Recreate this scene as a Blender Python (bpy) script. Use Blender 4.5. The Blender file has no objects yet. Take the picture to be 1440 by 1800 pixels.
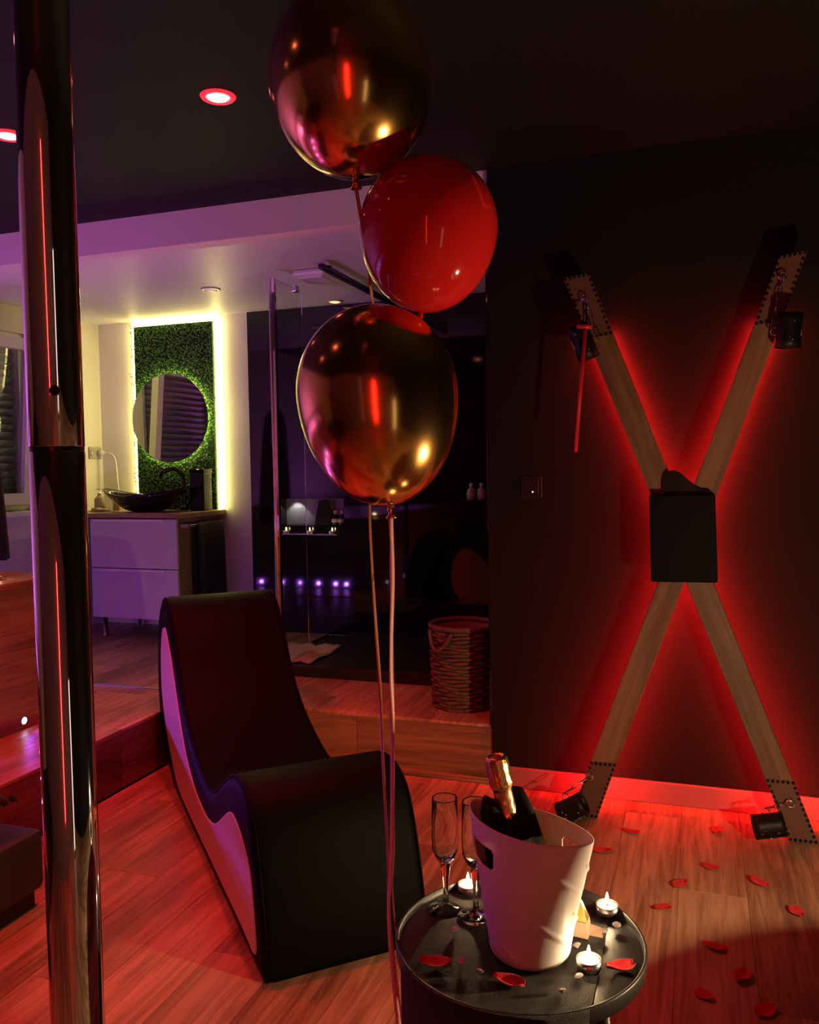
import bpy, bmesh, math, random
from mathutils import Vector, Matrix, noise
random.seed(7)
R = math.radians
PI = math.pi
sc = bpy.context.scene
col = sc.collection

# ------------------------------------------------------------------ camera, world, exposure
def setup_camera():
    yaw, pitch, roll = R(18.9), R(3.0), R(-0.87)
    f = Vector((-math.sin(yaw)*math.cos(pitch), math.cos(yaw)*math.cos(pitch), -math.sin(pitch)))
    r0 = Vector((math.cos(yaw), math.sin(yaw), 0)); u0 = r0.cross(f)
    r = r0*math.cos(roll) + u0*math.sin(roll); u = u0*math.cos(roll) - r0*math.sin(roll)
    cd = bpy.data.cameras.new('camera'); cam = bpy.data.objects.new('camera', cd); col.objects.link(cam)
    m = Matrix.Identity(4)
    for i in range(3):
        m[i][0], m[i][1], m[i][2] = r[i], u[i], -f[i]
    m[2][3] = 1.25
    cam.matrix_world = m
    cd.sensor_fit = 'HORIZONTAL'; cd.sensor_width = 36.0; cd.lens = 36.0*1480/1440
    cd.clip_start = 0.02
    sc.camera = cam
setup_camera()
sc.view_settings.view_transform = 'Standard'
sc.view_settings.look = 'None'
sc.view_settings.exposure = 0.0
sc.view_settings.gamma = 1.0
sc.view_settings.use_curve_mapping = False
world = bpy.data.worlds.new('world'); sc.world = world
world.use_nodes = True
world.node_tree.nodes['Background'].inputs[0].default_value = (0.5, 0.5, 0.55, 1)
world.node_tree.nodes['Background'].inputs[1].default_value = 0.02

sc.cycles.use_adaptive_sampling = True; sc.cycles.adaptive_threshold = 0.04
sc.cycles.max_bounces = 9; sc.cycles.diffuse_bounces = 3; sc.cycles.glossy_bounces = 4; sc.cycles.transmission_bounces = 9
sc.cycles.caustics_refractive = True; sc.cycles.caustics_reflective = False

RED = (1.0, 0.035, 0.03)
VIOLET = (0.42, 0.08, 1.0)
MAGENTA = (0.70, 0.16, 1.0)
WARM = (1.0, 0.66, 0.34)
LEDWHITE = (1.0, 0.83, 0.26)
P_DOWN = 60.0        # red ceiling downlights
P_TUB = 31.0         # violet light rising from the tub
P_SKIRT = 3.6        # violet skirting spots
P_CANDLE = 1.1
P_LANTERN = 72.0
E_CROSS = 220.0       # red strips behind the cross
E_PANEL = 18.0        # white strips round the green panel

# ------------------------------------------------------------------ materials
def mat(name, color, rough=0.5, metal=0.0, trans=0.0, ior=1.45, emit=None, estr=0.0, spec=0.5, coat=0.0, bump=None, vary=None, sheen=0.0, sss=0.0, alpha=1.0):
    m = bpy.data.materials.new(name); m.use_nodes = True
    nt = m.node_tree; b = nt.nodes['Principled BSDF']
    b.inputs['Base Color'].default_value = (*color, 1)
    b.inputs['Roughness'].default_value = rough
    b.inputs['Metallic'].default_value = metal
    b.inputs['Transmission Weight'].default_value = trans
    b.inputs['IOR'].default_value = ior
    b.inputs['Specular IOR Level'].default_value = spec
    b.inputs['Coat Weight'].default_value = coat
    b.inputs['Coat Roughness'].default_value = 0.05
    b.inputs['Sheen Weight'].default_value = sheen
    b.inputs['Subsurface Weight'].default_value = sss
    b.inputs['Alpha'].default_value = alpha
    if emit:
        b.inputs['Emission Color'].default_value = (*emit, 1)
        b.inputs['Emission Strength'].default_value = estr
    tc = nt.nodes.new('ShaderNodeTexCoord')
    if bump:
        n = nt.nodes.new('ShaderNodeTexNoise'); n.inputs['Scale'].default_value = bump[0]; n.inputs['Detail'].default_value = 4
        nt.links.new(tc.outputs['Object'], n.inputs['Vector'])
        bp = nt.nodes.new('ShaderNodeBump'); bp.inputs['Strength'].default_value = bump[1]; bp.inputs['Distance'].default_value = 0.01
        nt.links.new(n.outputs['Fac'], bp.inputs['Height']); nt.links.new(bp.outputs['Normal'], b.inputs['Normal'])
    if vary:
        n = nt.nodes.new('ShaderNodeTexNoise'); n.inputs['Scale'].default_value = vary[0]; n.inputs['Detail'].default_value = 3
        nt.links.new(tc.outputs['Object'], n.inputs['Vector'])
        mx = nt.nodes.new('ShaderNodeMix'); mx.data_type = 'RGBA'
        mx.inputs['A'].default_value = (*color, 1); mx.inputs['B'].default_value = (*vary[1], 1)
        nt.links.new(n.outputs['Fac'], mx.inputs['Factor']); nt.links.new(mx.outputs['Result'], b.inputs['Base Color'])
    return m

def wood(name, dark, light, axis=1, scale=1.0, rough=0.42):
    """grain stretched along one local axis, each board shifted by its own random value"""
    m = bpy.data.materials.new(name); m.use_nodes = True
    nt = m.node_tree; b = nt.nodes['Principled BSDF']; b.inputs['Roughness'].default_value = rough
    N = nt.nodes.new; L = nt.links.new
    tc = N('ShaderNodeTexCoord'); oi = N('ShaderNodeObjectInfo')
    mp = N('ShaderNodeMapping'); s = [42*scale]*3; s[axis] = 2.6*scale; mp.inputs['Scale'].default_value = s
    L(tc.outputs['Object'], mp.inputs['Vector'])
    mul = N('ShaderNodeVectorMath'); mul.operation = 'SCALE'; mul.inputs['Scale'].default_value = 37.0
    cmb = N('ShaderNodeCombineXYZ')
    for k in range(3): L(oi.outputs['Random'], cmb.inputs[k])
    L(cmb.outputs[0], mul.inputs[0])
    add = N('ShaderNodeVectorMath'); L(mp.outputs[0], add.inputs[0]); L(mul.outputs[0], add.inputs[1])
    n1 = N('ShaderNodeTexNoise'); n1.inputs['Scale'].default_value = 1.0; n1.inputs['Detail'].default_value = 6; n1.inputs['Roughness'].default_value = 0.62; n1.inputs['Distortion'].default_value = 0.8
    L(add.outputs[0], n1.inputs['Vector'])
    mp2 = N('ShaderNodeMapping'); s2 = [5*scale]*3; s2[axis] = 0.8*scale; mp2.inputs['Scale'].default_value = s2
    L(tc.outputs['Object'], mp2.inputs['Vector'])
    add2 = N('ShaderNodeVectorMath'); L(mp2.outputs[0], add2.inputs[0]); L(mul.outputs[0], add2.inputs[1])
    n2 = N('ShaderNodeTexNoise'); n2.inputs['Scale'].default_value = 1.3; n2.inputs['Detail'].default_value = 3; L(add2.outputs[0], n2.inputs['Vector'])
    ramp = N('ShaderNodeValToRGB'); ramp.color_ramp.elements[0].position = 0.40; ramp.color_ramp.elements[1].position = 0.60
    ramp.color_ramp.elements[0].color = (*dark, 1); ramp.color_ramp.elements[1].color = (*light, 1)
    mm = N('ShaderNodeMath'); mm.operation = 'ADD'
    h = N('ShaderNodeMath'); h.operation = 'MULTIPLY'; h.inputs[1].default_value = 0.55; L(n1.outputs['Fac'], h.inputs[0])
    h2 = N('ShaderNodeMath'); h2.operation = 'MULTIPLY'; h2.inputs[1].default_value = 0.45; L(n2.outputs['Fac'], h2.inputs[0])
    L(h.outputs[0], mm.inputs[0]); L(h2.outputs[0], mm.inputs[1]); L(mm.outputs[0], ramp.inputs['Fac'])
    hs = N('ShaderNodeHueSaturation'); L(ramp.outputs[0], hs.inputs['Color'])
    mr = N('ShaderNodeMapRange'); mr.inputs['To Min'].default_value = 0.78; mr.inputs['To Max'].default_value = 1.12
    L(oi.outputs['Random'], mr.inputs['Value']); L(mr.outputs[0], hs.inputs['Value'])
    L(hs.outputs[0], b.inputs['Base Color'])
    bp = N('ShaderNodeBump'); bp.inputs['Strength'].default_value = 0.25; bp.inputs['Distance'].default_value = 0.004
    L(n1.outputs['Fac'], bp.inputs['Height']); L(bp.outputs[0], b.inputs['Normal'])
    return m

M = {}
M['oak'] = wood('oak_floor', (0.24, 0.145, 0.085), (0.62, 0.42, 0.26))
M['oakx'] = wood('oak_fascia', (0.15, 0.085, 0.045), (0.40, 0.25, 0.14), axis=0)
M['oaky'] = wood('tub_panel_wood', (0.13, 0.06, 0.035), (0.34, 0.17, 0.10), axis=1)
M['pine'] = wood('pine_beam', (0.14, 0.062, 0.03), (0.29, 0.14, 0.065), axis=2, scale=0.9, rough=0.55)
M['worktop'] = wood('worktop_wood', (0.36, 0.22, 0.11), (0.62, 0.42, 0.24), axis=0)
M['subfloor'] = mat('dark_joint', (0.03, 0.02, 0.015), 0.8)
M['blackwall'] = mat('matte_black_wall', (0.0125, 0.0125, 0.0125), 0.85, bump=(160, 0.05), spec=0.08)
M['blackceil'] = mat('black_ceiling', (0.011, 0.0112, 0.011), 0.6, bump=(60, 0.03), spec=0.2)
M['whitewall'] = mat('off_white_wall', (0.74, 0.70, 0.64), 0.6, bump=(120, 0.05))
M['whiteceil'] = mat('white_ceiling', (0.72, 0.70, 0.68), 0.45, bump=(40, 0.02))
M['gloss_black'] = mat('gloss_black_panel', (0.008, 0.008, 0.010), 0.045, spec=0.7)
M['tray'] = mat('black_shower_tray', (0.02, 0.02, 0.022), 0.35)
M['whitetrim'] = mat('white_trim', (0.75, 0.73, 0.70), 0.4)
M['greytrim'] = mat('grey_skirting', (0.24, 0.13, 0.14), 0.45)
M['chrome'] = mat('chrome', (0.86, 0.86, 0.88), 0.035, metal=1)
M['handle_highlight'] = mat('painted_lip_highlight', (0.95, 0.94, 0.90), 0.5)  # near-white base colour paints the highlight along the drawer lips
M['brushed'] = mat('brushed_steel', (0.75, 0.74, 0.74), 0.22, metal=1)
M['leather'] = mat('black_leather', (0.0045, 0.0047, 0.0047), 0.55, bump=(260, 0.12), spec=0.1)
M['leatherette'] = mat('white_leatherette', (0.82, 0.78, 0.76), 0.45, bump=(300, 0.05))
M['strapleather'] = mat('black_strap_leather', (0.007, 0.007, 0.007), 0.42, bump=(200, 0.1), spec=0.25)
M['plate'] = mat('studded_plate_leather', (0.14, 0.06, 0.04), 0.5, bump=(120, 0.1))
M['stud'] = mat('black_stud', (0.02, 0.018, 0.018), 0.25, metal=0.6)
M['cabwhite'] = mat('white_lacquer', (0.74, 0.70, 0.70), 0.32)
M['cabside'] = mat('cabinet_side', (0.30, 0.22, 0.17), 0.4)
M['towel'] = mat('black_towel', (0.012, 0.012, 0.013), 0.95, bump=(500, 0.4), sheen=0.1)
M['sink'] = mat('black_ceramic', (0.010, 0.010, 0.012), 0.06, coat=0.5)
M['tap'] = mat('black_tap', (0.012, 0.012, 0.012), 0.2, spec=0.6)
M['mirror'] = mat('mirror_glass', (0.80, 0.82, 0.82), 0.004, metal=1)
M['glass'] = mat('clear_glass', (0.96, 0.98, 0.98), 0.015, trans=1.0, ior=1.45)
M['crystal'] = mat('crystal', (1, 0.97, 0.95), 0.05, trans=0.6, ior=1.55, spec=0.8)
M['leaf'] = mat('boxwood_leaf', (0.05, 0.22, 0.025), 0.42, vary=(60, (0.20, 0.50, 0.08)))
M['leafback'] = mat('foliage_backing', (0.01, 0.035, 0.008), 0.9)
M['led_white'] = mat('warm_white_led', (1, 1, 1), 0.5, emit=LEDWHITE, estr=E_PANEL)
M['led_ring'] = mat('mirror_led', (1, 1, 1), 0.5, emit=LEDWHITE, estr=E_PANEL*1.0)
M['led_red'] = mat('red_led', (0.2, 0.0, 0.0), 0.5, emit=(1.0, 0.012, 0.010), estr=E_CROSS)
M['down_red'] = mat('red_downlight_lens', (0.3, 0.1, 0.1), 0.4, emit=(1.0, 0.30, 0.26), estr=9.0)
M['down_ring'] = mat('downlight_ring', (0.6, 0.58, 0.58), 0.3, metal=0.3)
M['red_halo_ring'] = mat('painted_red_halo', (0.7, 0.05, 0.06), 0.3, emit=(1.0, 0.03, 0.06), estr=0.9)  # emission paints the red bloom round each lens; the ring is no lamp
M['down_off'] = mat('off_lens_painted_glow', (0.85, 0.84, 0.80), 0.4, emit=(1.0, 0.8, 0.6), estr=0.25)  # this light is off; a faint glow is put into its lens
M['down_amber'] = mat('amber_lens', (0.8, 0.4, 0.1), 0.4, emit=(1.0, 0.42, 0.10), estr=2.5)
M['led_violet'] = mat('violet_spot_lens', (0.5, 0.4, 0.8), 0.3, emit=(0.75, 0.55, 1.0), estr=14.0)
M['plastic_white'] = mat('white_plastic', (0.78, 0.76, 0.74), 0.35)
M['bucket'] = mat('frosted_white_plastic', (0.90, 0.86, 0.84), 0.42, sss=0.15)
M['goldfoil'] = mat('gold_foil', (0.90, 0.58, 0.25), 0.28, metal=1, bump=(90, 0.25))
M['bottleglass'] = mat('dark_bottle_glass', (0.01, 0.03, 0.012), 0.06)
M['label'] = mat('cream_label', (0.62, 0.55, 0.45), 0.5)
M['napkin'] = mat('black_napkin', (0.010, 0.010, 0.010), 0.95, bump=(400, 0.3))
M['runner'] = mat('black_sequin_cloth', (0.016, 0.013, 0.011), 0.6, bump=(700, 0.9))
M['tabletop'] = mat('black_tray_metal', (0.035, 0.038, 0.036), 0.38, bump=(300, 0.04))
M['petal'] = mat('red_silk_petal', (0.55, 0.012, 0.014), 0.6, sheen=0.2)
M['wax'] = mat('white_wax', (0.9, 0.86, 0.78), 0.5, emit=(1.0, 0.85, 0.55), estr=0.0, sss=0.2)
M['tin'] = mat('tealight_tin', (0.7, 0.68, 0.66), 0.3, metal=1)
M['flame'] = mat('candle_flame', (1, 0.8, 0.4), 0.5, emit=(1.0, 0.72, 0.30), estr=22.0)
M['wick'] = mat('wick', (0.02, 0.02, 0.02), 0.9)
M['choc_gold'] = mat('gold_wrapper', (0.92, 0.58, 0.16), 0.25, metal=1)
M['choc_white'] = mat('cream_wrapper', (0.75, 0.55, 0.42), 0.45)
M['gold_balloon'] = mat('chrome_gold_latex', (0.80, 0.45, 0.14), 0.17, metal=1.0, coat=0.35)
M['red_balloon'] = mat('red_latex', (0.72, 0.018, 0.022), 0.10, trans=0.22, ior=1.2, coat=0.6, spec=0.6)
M['ribbon_pink'] = mat('pink_ribbon', (0.85, 0.42, 0.42), 0.4)
M['ribbon_copper'] = mat('copper_ribbon', (0.62, 0.25, 0.11), 0.35, metal=0.3)
M['wicker'] = mat('wicker', (0.09, 0.045, 0.03), 0.6, vary=(40, (0.22, 0.11, 0.075)))
M['red_rod'] = mat('red_leather_rod', (0.60, 0.02, 0.025), 0.35)
M['switch'] = mat('black_switch', (0.014, 0.014, 0.014), 0.3)
M['white_led_dot'] = mat('white_indicator', (1, 1, 1), 0.4, emit=(1, 1, 1), estr=3.0)
M['shutter'] = mat('shutter_slat', (0.42, 0.46, 0.38), 0.5)
M['pvc'] = mat('white_pvc', (0.76, 0.74, 0.70), 0.3)
M['robe'] = mat('black_robe', (0.010, 0.010, 0.011), 0.9, sheen=0.1)
M['amberglass'] = mat('bottle_plastic', (0.55, 0.42, 0.46), 0.25)
M['soap'] = mat('soap_glass', (0.45, 0.36, 0.22), 0.15)
M['added_niche'] = mat('added_niche_grey', (0.42, 0.42, 0.43), 0.4)
M['mat_pink'] = mat('bath_mat_cotton', (0.62, 0.48, 0.42), 0.95, bump=(220, 0.8))
M['tubwhite'] = mat('acrylic_tub', (0.8, 0.8, 0.82), 0.15)
M['water'] = mat('tub_water', (0.75, 0.70, 1.0), 0.02, trans=1.0, ior=1.33)
M['bench'] = mat('black_bench_vinyl', (0.018, 0.016, 0.016), 0.5, bump=(150, 0.08))
M['tube_red'] = mat('red_tube', (0.5, 0.05, 0.05), 0.4, emit=(1.0, 0.03, 0.025), estr=30.0)
M['paper_warm'] = mat('warm_paper', (0.8, 0.7, 0.5), 0.7, emit=(1.0, 0.82, 0.62), estr=1.0)
M['rearwall'] = mat('burgundy_rear_wall', (0.22, 0.09, 0.09), 0.7)
M['plug'] = mat('plug_grey', (0.45, 0.42, 0.36), 0.4)

# ------------------------------------------------------------------ mesh helpers (everything in world coordinates, origin moved to the piece)
WD = {}
def link(o, parent=None, loc=Vector((0, 0, 0))):
    col.objects.link(o)
    o.location = loc
    WD[o] = Matrix.Translation(loc)
    if parent is not None:
        o.parent = parent
        o.matrix_parent_inverse = WD[parent].inverted()
    return o
def thing(name, loc, label=None, cat=None, group=None, kind=None):
    o = bpy.data.objects.new(name, None); o.empty_display_size = 0.05
    link(o, None, Vector(loc)); return tag(o, label, cat, group, kind)
def tag(o, label=None, cat=None, group=None, kind=None):
    if label: o['label'] = label
    if cat: o['category'] = cat
    if group: o['group'] = group
    if kind: o['kind'] = kind
    return o
def struct(o, label=None):
    o['kind'] = 'structure'
    if label: o['label'] = label
    return o
def mesh(name, v, f, m, parent=None, smooth=False, mods=()):
    v = [Vector(p) for p in v]
    lo = Vector((min(p[i] for p in v) for i in range(3))); hi = Vector((max(p[i] for p in v) for i in range(3)))
    c = Vector(((lo.x+hi.x)/2, (lo.y+hi.y)/2, (lo.z+hi.z)/2))
    me = bpy.data.meshes.new(name); me.from_pydata([p-c for p in v], [], f); me.materials.append(M[m] if isinstance(m, str) else m)
    bm = bmesh.new(); bm.from_mesh(me); bmesh.ops.recalc_face_normals(bm, faces=bm.faces); bm.to_mesh(me); bm.free()
    if smooth:
        for p in me.polygons: p.use_smooth = True
    o = bpy.data.objects.new(name, me); link(o, parent, c)
    for k in mods: k(o)
    return o
def bevel(w, seg=2):
    def f(o):
        b = o.modifiers.new('bevel', 'BEVEL'); b.width = w; b.segments = seg; b.limit_method = 'ANGLE'; b.angle_limit = R(35)
        if hasattr(b, 'harden_normals'): b.harden_normals = False
    return f
def solidify(t, off=0.0):
    def f(o):
        s = o.modifiers.new('solidify', 'SOLIDIFY'); s.thickness = t; s.offset = off
    return f
def subsurf(n):
    def f(o):
        s = o.modifiers.new('subsurf', 'SUBSURF'); s.levels = n; s.render_levels = n
    return f
BOXF = [(0, 1, 3, 2), (4, 6, 7, 5), (0, 4, 5, 1), (2, 3, 7, 6), (0, 2, 6, 4), (1, 5, 7, 3)]
def boxv(x0, x1, y0, y1, z0, z1):
    return [Vector((x, y, z)) for x in (x0, x1) for y in (y0, y1) for z in (z0, z1)]
def box(name, x0, x1, y0, y1, z0, z1, m, parent=None, bev=0.0, rot=None):
    v = boxv(x0, x1, y0, y1, z0, z1)
    if rot is not None:
        c = Vector(((x0+x1)/2, (y0+y1)/2, (z0+z1)/2)); v = [c + rot @ (p-c) for p in v]
    return mesh(name, v, BOXF, m, parent, False, (bevel(bev),) if bev else ())
def lathe_vf(prof, seg=32, org=(0, 0, 0), rot=None, arc=None):
    v, f = [], []; org = Vector(org); n = len(prof)
    for i in range(seg):
        a = 2*PI*i/seg
        for r, z in prof:
            p = Vector((r*math.cos(a), r*math.sin(a), z))
            if rot is not None: p = rot @ p
            v.append(org + p)
    for i in range(seg):
        j = (i+1) % seg
        for k in range(n-1):
            f.append((i*n+k, j*n+k, j*n+k+1, i*n+k+1))
    if prof[0][0] > 1e-6: f.append(tuple(i*n for i in range(seg))[::-1]) if False else None
    f = [q for q in f if q]
    return v, f
def lathe(name, prof, m, org, parent=None, seg=32, rot=None, smooth=True, mods=()):
    v, f = lathe_vf(prof, seg, org, rot)
    o = mesh(name, v, f, m, parent, smooth, mods)
    bm = bmesh.new(); bm.from_mesh(o.data); bmesh.ops.remove_doubles(bm, verts=bm.verts, dist=1e-6); bmesh.ops.recalc_face_normals(bm, faces=bm.faces); bm.to_mesh(o.data); bm.free()
    if smooth:
        for p in o.data.polygons: p.use_smooth = True
    return o
def tube_vf(pts, r, seg=8, closed=False, base=0):
    pts = [Vector(p) for p in pts]; n = len(pts); v, f = [], []
    rad = r if callable(r) else (lambda t: r)
    up = None
    for i, p in enumerate(pts):
        t = (pts[(i+1) % n] - pts[i-1]) if closed else (pts[min(i+1, n-1)] - pts[max(i-1, 0)])
        t.normalize()
        if up is None:
            up = Vector((0, 0, 1)) if abs(t.z) < 0.9 else Vector((1, 0, 0))
        up = (up - t*up.dot(t)).normalized(); s = t.cross(up)
        rr = rad(i/max(n-1, 1))
        for k in range(seg):
            a = 2*PI*k/seg; v.append(p + up*(rr*math.cos(a)) + s*(rr*math.sin(a)))
    m_ = n if closed else n-1
    for i in range(m_):
        j = (i+1) % n
        for k in range(seg):
            l = (k+1) % seg
            f.append((base+i*seg+k, base+i*seg+l, base+j*seg+l, base+j*seg+k))
    if not closed:
        f.append(tuple(base+k for k in range(seg))); f.append(tuple(base+(n-1)*seg+k for k in range(seg)))
    return v, f
def tube(name, pts, r, m, parent=None, seg=8, closed=False, smooth=True):
    v, f = tube_vf(pts, r, seg, closed); return mesh(name, v, f, m, parent, smooth)
def join_vf(parts):
    V, Fs = [], []
    for v, f in parts:
        b = len(V); V += list(v); Fs += [tuple(i+b for i in q) for q in f]
    return V, Fs
def spline(pts, n=6, closed=False):
    pts = [Vector(p) for p in pts]; out = []; N = len(pts)
    rng = range(N) if closed else range(N-1)
    for i in rng:
        if closed: p0, p1, p2, p3 = pts[i-1], pts[i], pts[(i+1) % N], pts[(i+2) % N]
        else: p0, p1, p2, p3 = pts[max(i-1, 0)], pts[i], pts[i+1], pts[min(i+2, N-1)]
        for k in range(n):
            t = k/n
            out.append(0.5*((2*p1) + (p2-p0)*t + (2*p0-5*p1+4*p2-p3)*t*t + (3*p1-p0-3*p2+p3)*t**3))
    if not closed: out.append(pts[-1])
    return out
def ngon_prism(name, poly, axis_fn, d0, d1, m, parent=None, bev=0.0, smooth=False, seg=2):
    """poly of 2D points, axis_fn(u, v, d) -> world"""
    n = len(poly); v = [axis_fn(a, b, d0) for a, b in poly] + [axis_fn(a, b, d1) for a, b in poly]
    f = [tuple(range(n)), tuple(range(2*n-1, n-1, -1))] + [(i, (i+1) % n, n+(i+1) % n, n+i) for i in range(n)]
    return mesh(name, v, f, m, parent, smooth, (bevel(bev, seg),) if bev else ())
def sphere_vf(c, r, seg=12, rings=8, sz=1.0):
    prof = [(r*math.sin(PI*i/rings), -r*sz*math.cos(PI*i/rings)) for i in range(rings+1)]
    return lathe_vf(prof, seg, c)
def add_light(kind, name, parent, loc, energy, color, radius=0.02, target=None, spot=None, blend=0.4, shape=None):
    ld = bpy.data.lights.new(name, kind); ld.energy = energy; ld.color = color
    if kind in ('POINT', 'SPOT'): ld.shadow_soft_size = radius
    if kind == 'SPOT': ld.spot_size = R(spot); ld.spot_blend = blend
    if kind == 'AREA' and shape: ld.shape = 'RECTANGLE'; ld.size, ld.size_y = shape
    o = bpy.data.objects.new(name, ld); link(o, parent, Vector(loc))
    if target is not None:
        o.rotation_euler = (Vector(target)-Vector(loc)).to_track_quat('-Z', 'Y').to_euler()
    return o
def copy_thing(o, loc, label=None):
    c = o.copy(); col.objects.link(c); c.location = loc
    if label: c['label'] = label
    for ch in o.children:
        d = ch.copy(); col.objects.link(d); d.parent = c
        for g in ch.children:
            e = g.copy(); col.objects.link(e); e.parent = d
    return c

# ------------------------------------------------------------------ room shell
PH = 0.235       # platform height
CZ = 2.38        # main ceiling
BZ = 2.235       # bathroom ceiling
YW = 3.18        # black wall with the cross
YS = 3.19        # front of the platform step
XE = -2.15       # side edge of the platform
YB = 4.72        # bathroom back wall
XL = -3.80       # left wall
XR = 2.3; YR = -1.5

def planks(parent, x0, x1, y0, y1, z, w=0.19, ln=1.28, th=0.012, gap=0.0006, off=0.0, name='plank'):
    cache = {}; x = x0; row = 0
    while x < x1-0.005:
        xe = min(x+w, x1); y = y0 - ((row*0.41+off) % 1.0)*ln
        while y < y1:
            a, b = max(y, y0), min(y+ln, y1)
            if b-a > 0.02:
                key = (round(xe-x, 4), round(b-a, 4))
                if key not in cache:
                    hx, hy = (xe-x)/2-gap/2, (b-a)/2-gap/2; c_ = 0.0008
                    v = [Vector((sx*hx, sy*hy, -th)) for sx in (-1, 1) for sy in (-1, 1)] + [Vector((sx*hx, sy*hy, -c_)) for sx in (-1, 1) for sy in (-1, 1)] + [Vector((sx*(hx-c_), sy*(hy-c_), 0)) for sx in (-1, 1) for sy in (-1, 1)]
                    f = [(8, 10, 11, 9)]
                    for lo, hi in ((0, 4), (4, 8)):
                        f += [(lo+0, lo+2, hi+2, hi+0), (lo+2, lo+3, hi+3, hi+2), (lo+3, lo+1, hi+1, hi+3), (lo+1, lo+0, hi+0, hi+1)]
                    me = bpy.data.meshes.new(name); me.from_pydata(v, [], f); me.materials.append(M['oak']); cache[key] = me
                o = bpy.data.objects.new(name, cache[key])
                link(o, parent, Vector(((x+xe)/2, (a+b)/2, z)))
            y += ln
        x = xe; row += 1

floor = struct(box('floor', XL, XR, YR, YW, -0.08, -0.012, 'subfloor'))
planks(floor, -2.14, XR, YR+0.02, YW-0.002, 0.0, off=0.35)
# platform of the bathroom
plat = struct(mesh('floor_platform', boxv(XL, XE-0.012, YR, YS, 0, PH-0.012)+boxv(XL, -0.2, YS+0.012, YB, 0, PH-0.012), BOXF+[tuple(i+8 for i in q) for q in BOXF], 'subfloor'))
planks(plat, -2.56, XE, 0.2, YS, PH, off=0.2)
planks(plat, XL, XE, YS, 3.285, PH, off=0.2)
planks(plat, XL, -2.56, 2.86, YS, PH, off=0.4)
planks(plat, XE, -0.765, YS, 3.69, PH, off=0.6)
planks(plat, XL, XE-0.18, 3.297, YB-0.02, PH, off=0.1)
planks(plat, XE-0.18, XE, 3.285, YB-0.02, PH, off=0.55)
struct(box('trim_1', XL, -2.33, 3.284, 3.299, PH-0.005, PH+0.006, 'brushed', None, 0.003))
# step fascia boards
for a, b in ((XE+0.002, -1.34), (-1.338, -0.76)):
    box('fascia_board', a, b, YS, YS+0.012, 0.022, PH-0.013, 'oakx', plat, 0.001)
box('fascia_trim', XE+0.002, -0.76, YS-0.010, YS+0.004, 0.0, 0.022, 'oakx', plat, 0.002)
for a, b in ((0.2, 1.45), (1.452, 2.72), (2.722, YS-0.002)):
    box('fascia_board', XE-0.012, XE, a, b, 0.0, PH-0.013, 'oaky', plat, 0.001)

struct(box('wall_right', -0.76, XR, YW, YW+0.11, 0, CZ, 'blackwall'))
struct(box('wall_side', XR, XR+0.1, YR, YW+0.11, 0, CZ, 'blackwall'))
struct(box('wall_rear', XL, XR, YR-0.1, YR, 0, CZ, 'rearwall'))
struct(box('ceiling', XL-0.1, XR, YR, YW+0.02, CZ, CZ+0.1, 'blackceil'))
struct(box('wall_bulkhead', XL, -0.735, YS+0.012, YS+0.10, BZ, CZ+0.02, 'whitewall'))
struct(box('ceiling_bathroom', XL-0.1, -0.2, YS+0.10, YB+0.1, BZ, BZ+0.1, 'whiteceil'))
# back wall: white part and gloss black shower part with an invented niche
struct(box('wall_back', XL-0.1, -2.665, YB, YB+0.1, PH, BZ, 'whitewall'))
NX0, NX1, NZ0, NZ1 = -2.46, -2.03, 0.905, 1.07
sw = struct(thing('wall_shower', (-1.4, YB, PH)))
for n_, (a, b, c_, d_) in enumerate(((-2.663, NX0, PH, BZ), (NX0, NX1, PH, NZ0), (NX0, NX1, NZ1, BZ), (NX1, -1.1, PH, BZ), (-1.098, -0.2, PH, BZ))):
    box('gloss_panel', a, b-0.001, YB-0.02, YB+0.06, c_, d_-0.001, 'gloss_black', sw)
box('added_niche_back', NX0, NX1, YB+0.055, YB+0.06, NZ0, NZ1, 'added_niche', sw)  # niche invented in place of a grey lit patch on the gloss wall
struct(box('wall_shower_side', -0.72, -0.65, YW+0.11, YB, PH, BZ, 'gloss_black'))
struct(mesh('wall_left', boxv(XL-0.1, XL, YR, 3.10, 0, CZ)+boxv(XL-0.1, XL, 4.07, YB+0.1, 0, CZ)+boxv(XL-0.1, XL, 3.10, 4.07, 0, 1.03)+boxv(XL-0.1, XL, 3.10, 4.07, 2.08, CZ), sum([[tuple(i+8*k for i in q) for q in BOXF] for k in range(4)], []), 'whitewall'))
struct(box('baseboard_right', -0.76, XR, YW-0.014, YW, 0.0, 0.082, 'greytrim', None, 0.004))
struct(box('trim_2', -0.768, -0.758, YW-0.004, YW+0.10, PH, BZ, 'gloss_black', None, 0.002), 'black corner edge of the dark wall')
struct(box('baseboard_back', -3.80, -2.67, YB-0.014, YB, PH, PH+0.07, 'whitetrim', None, 0.003))

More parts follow.
